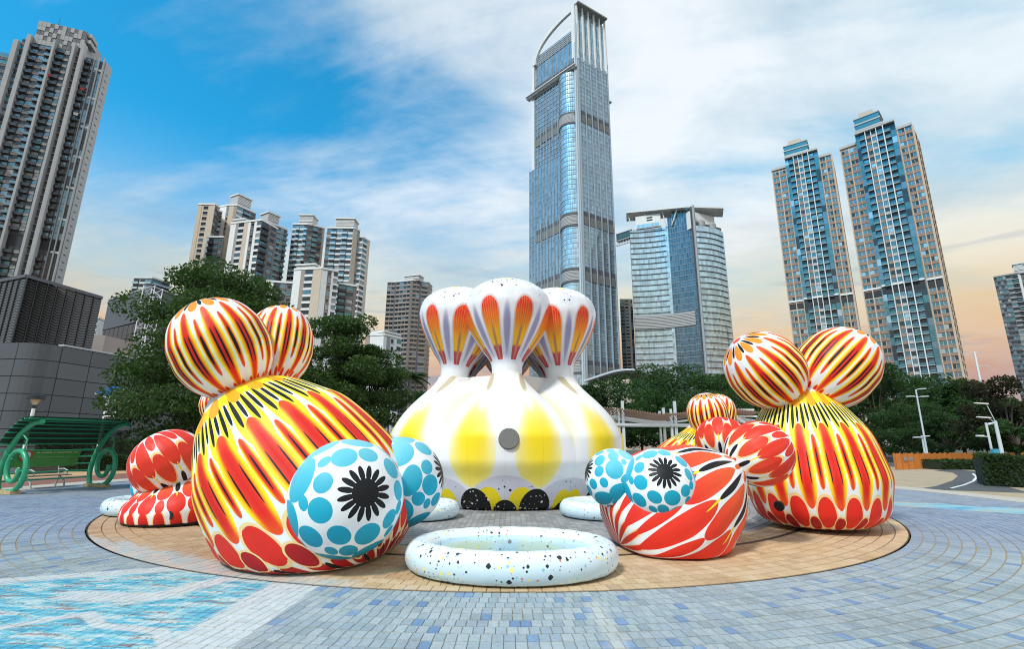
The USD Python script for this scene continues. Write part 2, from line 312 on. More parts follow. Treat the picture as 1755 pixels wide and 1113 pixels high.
def pavers():
    rs = np.random.RandomState(5)
    paving = UsdGeom.Xform.Define(stage, '/World/paving').GetPrim(); tag(paving, 'blue, tan and grey pavers laid in rings round the plaza centre', None, None, 'structure')
    ztop = {'grey': 0.0, 'tan': 0.002, 'blue': 0.0}
    allt = []
    for zone, (r0, r1, w, tw) in ZONES.items():
        obj('paving_bed', ring_sheet(0.0 if zone == 'grey' else r0 - 0.03, r1 + (0.03 if zone != 'blue' else 0.0), -0.008, n=360), 'paver_' + zone, paving)
        for i in range(int(math.floor((r1 - r0) / w))):
            n = math.floor((i + 0.5) * (w * 2 * PI / tw) + r0 * 2 * PI / tw); off = (i * 0.5) % 1.0
            ra, rb = r0 + i * w + 0.009, r0 + (i + 1) * w - 0.009
            j = np.arange(n); g_ = 0.0045 / tw
            t0, t1 = ((j + g_ - off) / n - 0.5) * 2 * PI, ((j + 1 - g_ - off) / n - 0.5) * 2 * PI
            q = np.stack([np.stack([CEN[0] + rr * np.cos(tt), CEN[1] + rr * np.sin(tt)], 1) for rr, tt in ((ra, t0), (rb, t0), (rb, t1), (ra, t1))], 1)   # n,4,2
            P = np.concatenate([q, np.zeros((n, 4, 1))], 2); pp, dep = project(P)
            ok = (dep.min(1) > 1.0) & (pp[..., 0].max(1) > -350) & (pp[..., 0].min(1) < PW + 350) & (pp[..., 1].min(1) < PH + 260) & (q[..., 1].mean(1) < 16.5)
            inview = ok & (pp[..., 0].min(1) > 0) & (pp[..., 0].max(1) < PW) & (pp[..., 1].max(1) < PH)
            area = np.abs((pp[:, 0, 0] - pp[:, 2, 0]) * (pp[:, 1, 1] - pp[:, 3, 1]) - (pp[:, 1, 0] - pp[:, 3, 0]) * (pp[:, 0, 1] - pp[:, 2, 1])) / 2
            for k in np.nonzero(ok)[0]: allt.append((area[k] if inview[k] else 0.0, zone, q[k]))
    order = sorted(range(len(allt)), key=lambda k: -allt[k][0]); single = set(order[:300])
    rest = {z: MB() for z in ZONES}
    F = np.array([[4, 5, 6, 7], [0, 1, 5, 4], [1, 2, 6, 5], [2, 3, 7, 6], [3, 0, 4, 7]])
    for k, (ar, zone, q) in enumerate(allt):
        c = q.mean(0); h = ztop[zone] + rs.uniform(-0.0015, 0.0015); tilt = rs.uniform(-0.004, 0.004, 2)
        zt = h + (q - c) @ tilt * 2; qq = q
        v = np.vstack([np.c_[qq, np.full(4, -0.012)], np.c_[c + (qq - c) * 0.985, zt]])
        v[:4, :2] = c + (qq - c) * 1.0
        f = F if np.cross(qq[1] - qq[0], qq[2] - qq[0]) > 0 else F[:, ::-1]
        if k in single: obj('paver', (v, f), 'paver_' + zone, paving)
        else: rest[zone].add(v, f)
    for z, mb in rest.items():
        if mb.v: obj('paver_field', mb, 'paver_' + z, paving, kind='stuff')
    dr = MB(); 
    for a, b, zz in ((R_DRAIN - 0.045, R_DRAIN + 0.045, 0.006), (R_TAN + 0.005, R_TAN + 0.015, 0.004)): dr.add(*ring_sheet(a, b, zz, n=360))
    obj('drain_slot', dr, 'drain_dark', paving)
pavers()

def ground():
    g = G(); p = g.pos()
    c = g.ramp(g.noise(p, 0.15, 5, 0.6), [(0.35, (0.055, 0.06, 0.05)), (0.65, (0.10, 0.10, 0.085))])
    MATS['ground_mat'] = g.done('ground_mat', g.bsdf(c, 0.9))
    v, f = ring_sheet(0, 3500, -0.05, n=96); obj('ground', (v, f), 'ground_mat', kind='structure')
    g = G(); p = g.pos()
    c = g.ramp(g.noise(p, 3.0, 6, 0.65), [(0.3, (0.20, 0.075, 0.05)), (0.7, (0.27, 0.105, 0.07))]); MATS['red_paving'] = g.done('red_paving', g.bsdf(c, 0.85))
    g = G(); p = g.pos()
    c = g.ramp(g.noise(p, 2.0, 6, 0.65), [(0.3, (0.42, 0.25, 0.11)), (0.7, (0.52, 0.34, 0.17))]); MATS['ochre_paving'] = g.done('ochre_paving', g.bsdf(c, 0.85))
    g = G(); p = g.pos()
    c = g.ramp(g.noise(p, 1.2, 6, 0.65), [(0.3, (0.33, 0.25, 0.16)), (0.7, (0.45, 0.34, 0.22))]); MATS['sand_paving'] = g.done('sand_paving', g.bsdf(c, 0.9))
    g = G(); p = g.pos()
    c = g.ramp(g.noise(p, 5.0, 6, 0.7), [(0.3, (0.055, 0.055, 0.058)), (0.7, (0.10, 0.10, 0.10))]); MATS['asphalt'] = g.done('asphalt', g.bsdf(c, 0.85))
    st_ = UsdGeom.Xform.Define(stage, '/World/kerb_band').GetPrim(); tag(st_, 'pale granite band edging the round plaza', None, None, 'structure')
    n = 170
    for i in range(n):                                       # granite slabs of the band, those in view
        a0, a1 = 2 * PI * (i + 0.006) / n, 2 * PI * (i + 0.994) / n
        mid = (a0 + a1) / 2; c = CEN + 17.6 * np.array([math.cos(mid), math.sin(mid)])
        if c[1] < 12 or abs(c[0]) > c[1] * 1.5: continue
        q = [CEN + r * np.array([math.cos(a), math.sin(a)]) for r, a in ((R_BLUE + 0.01, a0), (R_BAND, a0), (R_BAND, a1), (R_BLUE + 0.01, a1))]
        obj('band_slab', MB().hexa([(*x, -0.04) for x in q] + [(*x, 0.01) for x in q]), 'granite_band', st_)
    D = math.radians
    # left-hand paths and right-hand sand: sectors beyond the band
    obj('red_path', ring_sheet(R_BAND, 22.4, -0.012, D(118), D(215), 80), 'red_paving', kind='structure')
    obj('ochre_path', ring_sheet(22.4, 27.2, -0.016, D(118), D(215), 80), 'ochre_paving', kind='structure')
    obj('sand_area', ring_sheet(R_BAND, 40.0, -0.02, D(-40), D(70), 90), 'sand_paving', kind='structure')
    # asphalt path on the right with its white line
    def strip(px, off0, off1, z):
        P = np.array([gp(*q)[:2] for q in px]); t = np.gradient(P, axis=0); t /= np.linalg.norm(t, axis=1, keepdims=True); nn = np.stack([-t[:, 1], t[:, 0]], 1)
        v = np.vstack([np.c_[P + nn * off0, np.full(len(P), z)], np.c_[P + nn * off1, np.full(len(P), z)]]); m = len(P); i = np.arange(m - 1)
        return v, np.stack([i + m, i, i + 1, i + m + 1], 1)
    left = [gp(*q)[:2] for q in ((1570, 838.5), (1605, 833), (1632, 824), (1642, 816), (1632, 810), (1600, 806.5))]
    rightp = [gp(*q)[:2] for q in ((1765, 845), (1725, 834), (1695, 824), (1685, 815), (1672, 808.5), (1640, 804.5))]
    v = np.array([(*q, -0.012) for q in left + rightp]); k = len(left); i = np.arange(k - 1)
    obj('asphalt_path', (v, np.stack([i, i + k, i + k + 1, i + 1], 1)), 'asphalt', kind='structure')
    obj('path_line', strip(((1630, 837), (1652, 831.5), (1668, 825), (1674, 818), (1667, 812)), -0.06, 0.06, -0.007), 'white_paint', kind='structure')
ground()

# ------------------------------------------------------------------ printed fabric of the inflatables
WHITE, BLACK = (0.80, 0.79, 0.78), (0.012, 0.012, 0.013)
RED, DRED, ORG, YEL = (0.74, 0.030, 0.018), (0.42, 0.016, 0.018), (0.80, 0.155, 0.02), (0.90, 0.62, 0.01)
FLAME = [(0.0, (0.68, 0.030, 0.02)), (0.30, (0.76, 0.07, 0.02)), (0.52, (0.86, 0.26, 0.012)), (0.70, (0.92, 0.60, 0.01)), (0.86, (0.93, 0.72, 0.03)), (0.93, (0.90, 0.76, 0.25)), (1.0, WHITE)]
class Fabric:
    """Rows of ellipses repeated N times round the axis: u runs once round, v from the first to the last end of the spine."""
    def __init__(s, base=WHITE, lo=0.0, hi=1.0):
        s.g = G(); u, v, _ = s.g.xyz(s.g.st()); s.u = u; s.w = (v - lo) / (hi - lo); s.col = base
    def d(s, N, off, w0, b, a, skew=0.0, dx=0.0):
        g = s.g; x = (s.u * N + (off + 0.5)).fr() - (0.5 + dx)
        y = (s.w - w0) / b
        if skew: return ((x / a / (y * skew + 1.0)).sq() + y.sq())
        return (x / a).sq() + y.sq()
    def flat(s, N, off, w0, b, a, col, rim=None, skew=0.0, dx=0.0, soft=0.02):
        d = s.d(N, off, w0, b, a, skew, dx)
        if rim: s.col = s.g.mix(s.g.sm(d, 1.42, 1.34), s.col, rim)
        s.col = s.g.mix(s.g.sm(d, 1.0 + soft, 1.0 - soft), s.col, col)
    def graded(s, N, off, w0, b, a, stops, skew=0.0, rim=None):
        d = s.d(N, off, w0, b, a, skew)
        if rim: s.col = s.g.mix(s.g.sm(d, 1.3, 1.24), s.col, rim)
        s.col = s.g.mix(d < 1.0, s.col, s.g.ramp(d.sqrt(), stops))
    def done(s, name, gores=22, rough=0.48, pucker=0.7, cross=True):
        g = s.g; crossed = cross
        seam = ((s.u * gores).fr() - 0.5).ab() > 0.488
        ends = g.m('maximum', g.sm(s.w, 0.78, 1.0), g.sm(s.w, 0.16, 0.0))
        cross = g.m('maximum', (s.w - 0.30).ab() < 0.0022, (s.w - 0.70).ab() < 0.0022); seam = g.m('maximum', seam, cross) if crossed else seam
        h = g.noise(g.obj(), 1.6, 2) * 0.5 + g.noise(g.vec(s.u * 130.0, s.w * 3.0, 0.0), 1.0, 2) * (ends * 0.16 + 0.03) + g.noise(g.obj(), 9.0, 3) * 0.02 - seam * 0.02
        c = g.mul(s.col, (0.86, 0.86, 0.86), seam * 0.5)
        MATS[name] = g.done(name, g.bsdf(c, rough, specular_ior_level=0.22, normal=g.bump(h, pucker, 0.06)))
def flame(f, N, off, w0, b, a, edge=((0.0, (0.66, 0.018, 0.014)), (0.40, (0.74, 0.035, 0.014)), (0.58, (0.86, 0.20, 0.012)), (0.72, (0.92, 0.50, 0.01)), (0.86, (0.94, 0.70, 0.015)), (1.0, (0.93, 0.74, 0.06))), tip=0.55):
    """A flame: red down the middle and at both tips, yellow along its sides."""
    g = f.g; x = ((f.u * N + (off + 0.5)).fr() - 0.5) / a; y = (f.w - w0) / b; d = x.sq() + y.sq()
    t = x.ab() / (g.m('maximum', 1.0 - y.sq() * 0.55, 0.2))
    f.col = g.mix(g.sm(d, 1.03, 0.97), f.col, g.mix(g.sm(y.ab(), tip, 1.0) * 0.9, g.ramp(t, list(edge)), (0.80, 0.085, 0.016)))
def yellow_body(name):
    f = Fabric(); CREAM = (0.88, 0.62, 0.28); N = 17
    f.flat(2 * N, 0.0, 0.0, 0.065, 0.36, DRED, CREAM); f.flat(N, 0.25, -0.02, 0.055, 0.10, BLACK)
    f.flat(N, 0.0, 0.185, 0.120, 0.33, RED, CREAM); f.flat(N, 0.5, 0.10, 0.075, 0.22, DRED, CREAM)
    f.flat(2 * N, 0.5, 0.84, 0.20, 0.36, (0.93, 0.74, 0.03)); f.flat(2 * N, 0.0, 0.87, 0.19, 0.17, WHITE)
    flame(f, N, 0.5, 0.51, 0.285, 0.345); flame(f, N, 0.0, 0.53, 0.180, 0.155)
    f.flat(N, 0.5, 0.49, 0.11, 0.024, BLACK, dx=0.16); f.flat(N, 0.5, 0.49, 0.11, 0.024, BLACK, dx=-0.16); f.flat(N, 0.0, 0.52, 0.10, 0.028, BLACK)
    f.flat(2 * N, 0.5, 0.865, 0.115, 0.15, BLACK); f.flat(2 * N, 0.0, 0.89, 0.09, 0.13, BLACK)
    f.flat(N, 0.5, 1.02, 0.085, 0.32, (0.90, 0.36, 0.015)); f.flat(N, 0.0, 1.02, 0.055, 0.26, (0.92, 0.62, 0.02))
    f.done(name)
def yellow_lobe(name):
    f = Fabric(); N = 12
    f.flat(N, 0.0, 0.02, 0.10, 0.36, (0.86, 0.24, 0.02)); f.flat(2 * N, 0.5, 0.14, 0.05, 0.24, RED, (0.9, 0.45, 0.05))
    flame(f, N, 0.5, 0.455, 0.315, 0.300); flame(f, N, 0.0, 0.48, 0.205, 0.145)
    f.flat(N, 0.5, 0.44, 0.15, 0.042, BLACK, dx=0.085); f.flat(N, 0.5, 0.44, 0.15, 0.042, BLACK, dx=-0.085); f.flat(N, 0.0, 0.46, 0.10, 0.062, BLACK)
    f.flat(N, 0.0, 0.835, 0.085, 0.33, (0.88, 0.27, 0.02)); f.flat(N, 0.5, 0.870, 0.075, 0.16, BLACK)
    f.col = f.g.mix(f.g.sm(f.w, 0.945, 0.97), f.col, (0.78, 0.08, 0.04))
    f.done(name, 24)
def red_body(name):
    f = Fabric(); CREAM = (0.90, 0.52, 0.20); N = 12
    warm = f.g.ramp(f.w, [(0.0, DRED), (0.2, RED), (0.55, (0.74, 0.040, 0.02)), (0.85, (0.78, 0.11, 0.03)), (1.0, (0.80, 0.17, 0.05))])
    f.flat(2 * N, 0.0, 0.04, 0.22, 0.34, warm, CREAM)
    f.flat(N, 0.5, 0.43, 0.22, 0.30, warm); f.flat(N, 0.0, 0.36, 0.13, 0.15, warm); f.flat(N, 0.0, 0.70, 0.21, 0.31, warm)
    f.flat(N, 0.5, 0.79, 0.23, 0.040, (0.92, 0.66, 0.02)); f.flat(N, 0.5, 0.81, 0.14, 0.12, BLACK); f.flat(N, 0.0, 0.985, 0.06, 0.22, warm)
    f.col = f.g.mix(f.g.sm(f.w, 0.03, 0.0), f.col, BLACK)
    f.done(name)
def red_lobe(name):
    f = Fabric(); CREAM = (0.90, 0.55, 0.22); N = 9
    warm = f.g.ramp(f.w, [(0.0, (0.76, 0.10, 0.03)), (0.5, (0.72, 0.04, 0.02)), (1.0, (0.72, 0.05, 0.03))])
    f.flat(N, 0.0, 0.03, 0.16, 0.30, warm); f.flat(N, 0.0, 0.40, 0.17, 0.29, warm, CREAM); f.flat(N, 0.5, 0.60, 0.22, 0.30, warm)
    f.flat(N, 0.0, 0.77, 0.15, 0.24, warm); f.flat(N, 0.5, 0.26, 0.15, 0.04, (0.92, 0.66, 0.02)); f.flat(N, 0.5, 0.20, 0.10, 0.13, BLACK)
    f.flat(2 * N, 0.0, 0.935, 0.05, 0.28, (0.80, 0.17, 0.03)); f.col = f.g.mix(f.g.sm(f.w, 0.96, 0.975), f.col, (0.05, 0.02, 0.02))
    f.done(name)
yellow_body('print_flame_body'); yellow_lobe('print_flame_lobe'); red_body('print_red_body'); red_lobe('print_red_lobe')

def eye_print(name, seed):
    """Black daisy pupil at st = 0 on a white ball with rings of blue spots; st is the polar angle / 90 degrees."""
    g = G(); st = g.st(); x, y, _ = g.xyz(st); rs = np.random.RandomState(seed)
    r = (x.sq() + y.sq()).sqrt(); th = g.m('arctan2', y, x)
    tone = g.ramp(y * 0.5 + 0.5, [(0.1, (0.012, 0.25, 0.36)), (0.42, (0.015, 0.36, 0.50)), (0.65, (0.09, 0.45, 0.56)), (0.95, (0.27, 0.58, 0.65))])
    spots = None; placed = []
    def sph(q, a): t = q * PI / 2; return np.array([math.sin(t) * math.cos(a), math.sin(t) * math.sin(a), math.cos(t)])
    for k in range(9):
        q, a = 0.47 + rs.uniform(-0.02, 0.02), 2 * PI * (k + rs.uniform(-0.12, 0.12)) / 9; size = (0.118, 0.148)[k % 2] * rs.uniform(0.9, 1.05); placed.append((sph(q, a), size)); st_ = rs.uniform(1.0, 1.2)
        m = g.n('mapping', 'vector', vector=st, mapping_type='texture', location=(q * math.cos(a), q * math.sin(a), 0), rotation=(0, 0, a + PI / 2 + rs.uniform(-0.4, 0.4)), scale=(size * st_, size * 0.95 / st_ ** 0.5, 1.0))
        L = g.n('vector_math', 'value', math_type='length', vector1=m); spots = L if spots is None else g.m('minimum', spots, L)
    for size, tries in ((0.205, 700), (0.17, 800), (0.135, 1000), (0.10, 1200), (0.07, 1200)):
        for _ in range(tries):
            q, a = math.sqrt(rs.uniform(0.3 ** 2, 1.55 ** 2)), rs.uniform(0, 2 * PI)
            if q - size * 0.95 < 0.325 or len(placed) >= 84: continue
            d = sph(q, a)
            if all(math.acos(min(1, d @ e)) / (PI / 2) > (size + s2) * 0.90 + 0.010 for e, s2 in placed):
                placed.append((d, size)); st_ = rs.uniform(1.0, 1.25); ro = a + PI / 2 + rs.uniform(-0.35, 0.35); tang = 1.0 if q < 0.5 else (q * PI / 2) / max(math.sin(min(q, 1.75) * PI / 2), 0.3)
                m = g.n('mapping', 'vector', vector=st, mapping_type='texture', location=(q * math.cos(a), q * math.sin(a), 0), rotation=(0, 0, ro), scale=(size * st_ * tang, size * 0.97 / st_ ** 0.6, 1.0))
                L = g.n('vector_math', 'value', math_type='length', vector1=m)
                spots = L if spots is None else g.m('minimum', spots, L)
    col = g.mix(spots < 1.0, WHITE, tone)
    kx = (th * (16 / (2 * PI)) + 8.0).fr() - 0.5; pa = kx * (2 * PI / 16)
    px, py = r * g.m('cosine', pa), r * g.m('sine', pa)
    pet = (((px - 0.205) / 0.088).sq() + (py / 0.031).sq()) < 1.0
    blk = g.m('maximum', pet, r < 0.145)
    col = g.mix(blk, col, BLACK)
    h = g.noise(g.obj(), 2.0, 2)
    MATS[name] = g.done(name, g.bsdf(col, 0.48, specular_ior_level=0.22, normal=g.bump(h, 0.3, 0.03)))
eye_print('print_eye', 3); eye_print('print_eye_second', 8)

def frame_to(d, twist=0.0):
    d = np.asarray(d, float); d = d / np.linalg.norm(d); h = np.array([0, -1.0, 0]) if abs(d[1]) < 0.95 else np.array([0, 0, -1.0])
    u = h - d * (h @ d); u /= np.linalg.norm(u); w = np.cross(d, u); c, s = math.cos(twist), math.sin(twist)
    return c * u + s * w, -s * u + c * w, d
def bag(origin, A, B, prof, R, nu=128, nv=96, twist=0.0, flat=0.0, ripple=0.012, gores=22, squash=1.0, hi=None):
    """Inflated bag of revolution from spine point A along B: prof is (distance along, radius) in units of R; cut flat where it rests on the ground."""
    prof = np.asarray(prof, float); t = np.concatenate([[0], np.cumsum(np.hypot(*np.diff(prof, axis=0).T))]); t /= t[-1]
    fs, fr_ = PchipInterpolator(t, prof[:, 0]), PchipInterpolator(t, prof[:, 1])
    v = 0.5 - 0.5 * np.cos(np.linspace(0, PI, nv)); v = 0.5 * v + 0.5 * np.linspace(0, 1, nv)
    u = np.linspace(0, 1, nu + 1); uu, vv = np.meshgrid(u, v)
    s, r = fs(vv) * R, np.maximum(fr_(vv), 0.0) * R
    r = r * (1 + ripple * np.abs(np.cos(uu * gores * PI)) - ripple)              # the panels bulge between their seams
    ux, wx, dx = frame_to(B, twist); ang = uu * 2 * PI
    P = np.asarray(A) + s[..., None] * dx + (r * np.cos(ang))[..., None] * ux + (r * np.sin(ang))[..., None] * wx * squash
    P = P - np.asarray(origin)
    if flat is not None:
        z = P[..., 2]; soft = 0.10 * R
        P[..., 2] = np.where(z > soft, z, np.where(z > -soft * 3, soft * np.exp(np.clip((z - soft) / soft, -6, 0)), soft * np.exp(-4.0))) - soft * np.exp(-4.0) * 0.9 + flat
    i = np.arange(nv - 1)[:, None] * (nu + 1) + np.arange(nu)[None]; i = i.ravel()
    f = np.stack([i, i + 1, i + nu + 2, i + nu + 1], 1)
    f = np.vstack([f[:, [0, 1, 2]], f[:, [0, 2, 3]]])
    P = P.reshape(-1, 3); ar = np.linalg.norm(np.cross(P[f[:, 1]] - P[f[:, 0]], P[f[:, 2]] - P[f[:, 0]]), axis=1); f = f[ar > 1e-10]
    if hi is not None:                                                   # v of the print runs from where the bag leaves the ground in front to its neck
        zc = P.reshape(nv, nu + 1, 3)[..., 2]; lo = v[np.argmax(zc > 0.05 * R, axis=0)]; lo = 0.75 * lo + 0.25 * lo.mean(); vv = (vv - lo[None]) / (hi - lo[None])
    return (P, f), np.stack([uu.ravel(), vv.ravel()], 1)
def ball_eye(origin, c, r, look, n=72, deep=1.0):
    """A ball with polar st round the direction it looks in."""
    lk = np.asarray(look, float) / np.linalg.norm(look); h = np.array([0, 0, 1.0]); up = h - lk * (h @ lk); up /= np.linalg.norm(up); rt = np.cross(up, -lk); rt = np.cross(lk, up); rt = -rt
    a = np.linspace(0, PI * 0.93, n // 2 + 1); b = np.linspace(0, 2 * PI, n + 1); aa, bb = np.meshgrid(a, b, indexing='ij')
    P = np.asarray(c) - origin + r * (deep * np.cos(aa)[..., None] * lk + (np.sin(aa) * np.cos(bb))[..., None] * rt + (np.sin(aa) * np.sin(bb))[..., None] * up)
    st = np.stack([aa / (PI / 2) * np.cos(bb), aa / (PI / 2) * np.sin(bb)], -1)
    m = n + 1; i = (np.arange(n // 2)[:, None] * m + np.arange(n)[None]).ravel(); f = np.stack([i, i + m, i + m + 1, i + 1], 1)
    f = np.vstack([f[:, [0, 1, 2]], f[:, [0, 2, 3]]]); P = P.reshape(-1, 3)
    n0 = np.cross(P[f[n * 5, 1]] - P[f[n * 5, 0]], P[f[n * 5, 2]] - P[f[n * 5, 0]])
    if n0 @ (P[f[n * 5, 0]] - (np.asarray(c) - origin)) < 0: f = f[:, ::-1]
    ar = np.linalg.norm(np.cross(P[f[:, 1]] - P[f[:, 0]], P[f[:, 2]] - P[f[:, 0]]), axis=1)
    return (P, f[ar > 1e-10]), st.reshape(-1, 2)
PEAR = [(-1, 0), (-0.985, 0.17), (-0.93, 0.37), (-0.8, 0.6), (-0.5, 0.866), (-0.2, 0.98), (0.05, 1.0), (0.3, 0.955), (0.55, 0.83), (0.8, 0.655), (1.0, 0.50), (1.2, 0.37), (1.33, 0.31), (1.40, 0.26)]
OVAL = [(-1.0, 0.12), (-0.97, 0.26), (-0.88, 0.48), (-0.7, 0.72), (-0.4, 0.925), (-0.1, 1.0), (0.2, 0.99), (0.5, 0.88), (0.75, 0.69), (0.9, 0.46), (0.97, 0.26), (0.995, 0.1), (1.0, 0)]
def lobe(th, org, neck, tip, R, mat, twist=0.0, label=None):
    neck, tip = np.asarray(neck, float), np.asarray(tip, float); mid, half_ = (neck + tip) / 2, np.linalg.norm(tip - neck) / 2
    prof = [(a * half_ / R, b) for a, b in OVAL]
    m, uv = bag(org, mid, tip - neck, prof, R, nu=110, nv=72, twist=twist, flat=None, gores=24)
    return obj('head_lobe', m, mat, th, True, uv, label)
def disc_on(th, name, P, nrm, r, mat, org, thick=0.02, label=None):
    u, w, d = frame_to(nrm); mb = MB().lathe([(0, -thick), (r, -thick), (r, thick * 0.5), (r * 0.9, thick), (0, thick)], 24, np.asarray(P) - org, np.stack([u, w, d])); return obj(name, mb, mat, th, label=label)

# big flame bag at the left, leaning left
GI = 'striped inflatable bags round the plaza'
EGG = [(-0.76, 0), (-0.755, 0.22), (-0.73, 0.40), (-0.66, 0.56), (-0.54, 0.72), (-0.38, 0.86), (-0.2, 0.955), (0, 1.0), (0.2, 0.985), (0.42, 0.915), (0.65, 0.80), (0.9, 0.655), (1.1, 0.51), (1.25, 0.38), (1.36, 0.29), (1.44, 0.22)]
def profile(r, k): return [(a * k, b) for a, b in zip((-0.76, -0.745, -0.70, -0.5, -0.25, 0.0, 0.3, 0.6, 0.9, 1.15, 1.33, 1.44), (0.0, 0.56 * r[0], r[0], r[1], r[2], 1.0, *r[3:], 0.28))]
def creature_big_left():
    c = at(548.7, 864.6, 8.714); org = np.array([c[0], c[1], 0.0]); R = 1.573
    th = thing('inflatable_sculpture', 'largest yellow and red flame striped inflatable at left with big blue spotted eye facing front', 'inflatable', org)
    neck = at(422.2, 702.2, 8.929); ax = neck - c
    m, uv = bag(org, c, ax, profile((0.553, 0.837, 0.973, 0.978, 0.923, 0.765, 0.592, 0.393), 1.174), R, 170, 124, twist=0.12, flat=0.005, hi=0.86); obj('body', m, 'print_flame_body', th, True, uv)
    lobe(th, org, at(420, 678, 8.75), at(340, 517, 8.3), 0.80, 'print_flame_lobe', 0.15)
    lobe(th, org, at(466, 664, 9.3), at(488, 530, 9.8), 0.64, 'print_flame_lobe', 0.4)
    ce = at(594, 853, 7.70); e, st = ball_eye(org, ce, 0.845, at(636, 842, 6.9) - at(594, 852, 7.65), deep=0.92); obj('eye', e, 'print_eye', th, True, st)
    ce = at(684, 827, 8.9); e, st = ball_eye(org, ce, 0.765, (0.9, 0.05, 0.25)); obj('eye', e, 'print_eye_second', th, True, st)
    return th
creature_big_left()
def creature_back_right():
    c = at(1394.9, 820.7, 11.756); org = np.array([c[0], c[1], 0.0]); R = 1.483
    th = thing('inflatable_sculpture', 'yellow and red flame striped inflatable at right, standing upright with two heart shaped head lobes', 'inflatable', org)
    neck = at(1371.8, 696.4, 11.834); ax = neck - c
    m, uv = bag(org, c, ax, profile((0.55, 0.869, 0.95, 0.95, 0.874, 0.708, 0.534, 0.403), 1.002), R, 150, 112, twist=0.3, flat=0.005, hi=0.88); obj('body', m, 'print_flame_body', th, True, uv)
    lobe(th, org, at(1361, 686, 11.72), at(1262, 584, 11.5), 0.86, 'print_flame_lobe', 0.2)
    lobe(th, org, at(1380, 687, 11.7), at(1481, 577, 11.45), 0.88, 'print_flame_lobe', 0.0)
    ce = c + np.array([1.05, 0.8, -0.45]); e, st = ball_eye(org, ce, 0.55, (0.7, 0.6, 0)); obj('eye', e, 'print_eye', th, True, st)
    p = at(1335, 868, 10.85); disc_on(th, 'air_valve', p, p - c, 0.105, 'black_rubber', org, 0.03)
    return th
creature_back_right()
def creature_rear_right():
    c = at(1196, 806, 19.5); org = np.array([c[0], c[1], 0.0]); R = 1.75
    th = thing('inflatable_sculpture', 'flame striped inflatable half hidden behind the red one with twin small head lobes on top', 'inflatable', org)
    neck = at(1206, 738, 19.5); ax = neck - c; Ln = np.linalg.norm(ax)
    prof = [(a if a < 0 else a * (Ln / R + 0.05) / 1.33, b) for a, b in PEAR]
    m, uv = bag(org, c, ax, prof, R, 96, 72, twist=0.1, flat=0.005, hi=0.9); obj('body', m, 'print_flame_body', th, True, uv)
    lobe(th, org, at(1219, 746, 19.2), at(1206, 674, 19.0), 0.76, 'print_flame_lobe', 0.1)
    lobe(th, org, at(1224, 746, 20.0), at(1236, 678, 20.3), 0.70, 'print_flame_lobe', 0.3)
    return th
creature_rear_right()
def creature_rear_left():
    c = at(392, 815, 17.0); org = np.array([c[0], c[1], 0.0]); R = 1.5
    th = thing('inflatable_sculpture', 'flame striped inflatable almost wholly hidden behind the largest one at left', 'inflatable', org)
    neck = at(385, 738, 17.0); m, uv = bag(org, c, neck - c, PEAR, R, 72, 56, flat=0.005, hi=0.9); obj('body', m, 'print_flame_body', th, True, uv)
    lobe(th, org, at(385, 728, 16.8), at(371, 662, 16.5), 0.62, 'print_flame_lobe', 0.1)
creature_rear_left()
def creature_red_right():
    c = at(1132.1, 888.8, 9.467); org = np.array([c[0], c[1], 0.0]); R = 1.204
    th = thing('inflatable_sculpture', 'red and orange petal patterned inflatable lying tilted in front with two blue spotted eyes', 'inflatable', org)
    neck = at(1262.8, 802.1, 9.687); ax = neck - c
    m, uv = bag(org, c, ax, profile((0.569, 0.809, 0.931, 0.967, 0.856, 0.738, 0.557, 0.391), 0.994), R, 150, 110, twist=0.25, flat=0.005); obj('body', m, 'print_red_body', th, True, uv)
    lobe(th, org, at(1250, 804, 9.7), at(1350, 752, 9.5), 0.60, 'print_red_lobe', 0.2)
    lobe(th, org, at(1240, 792, 10.5), at(1234, 722, 10.9), 0.54, 'print_red_lobe', 0.5)
    ce = at(1130, 831, 8.80); e, st = ball_eye(org, ce, 0.61, (-0.06, -0.90, 0.45), deep=0.9); obj('eye', e, 'print_eye', th, True, st)
    ce = at(1052, 820, 9.25); e, st = ball_eye(org, ce, 0.52, (-0.95, -0.05, 0.3)); obj('eye', e, 'print_eye_second', th, True, st)
    tg = MB().box(-0.045, 0.045, -0.004, 0.004, -0.05, 0.05); v, f = tg.arr(); u, w, d = frame_to(np.array([0.05, -0.75, -0.66])); F = np.stack([w, -d, u]); obj('care_tag', (v @ F + at(1167, 940, 8.50) - org, f), 'white_paint', th)
creature_red_right()
def creature_red_left():
    c = at(314, 868, 12.1); org = np.array([c[0], c[1], 0.0]); R = 1.2
    th = thing('inflatable_sculpture', 'small red petal patterned inflatable tucked behind the left side of the largest one', 'inflatable', org)
    m, uv = bag(org, c, np.array([-0.12, -0.1, 1.0]), [(a if a < 0 else a * 0.55, b) for a, b in PEAR], R, 110, 84, twist=0.2, flat=0.005, hi=0.88); obj('body', m, 'print_red_body', th, True, uv)
    lobe(th, org, at(318, 838, 11.9), at(258, 748, 11.6), 0.76, 'print_red_lobe', 0.35)
    lobe(th, org, at(345, 830, 12.6), at(372, 750, 12.9), 0.7, 'print_red_lobe', 0.1)
    ce = at(266, 832, 13.0); e, st = ball_eye(org, ce, 0.5, (-0.9, 0.3, 0.2)); obj('eye', e, 'print_eye', th, True, st)
    p = at(290, 884, 11.03); disc_on(th, 'air_valve', p, np.array([-0.1, -0.95, -0.1]), 0.10, 'black_rubber', org, 0.03)
creature_red_left()

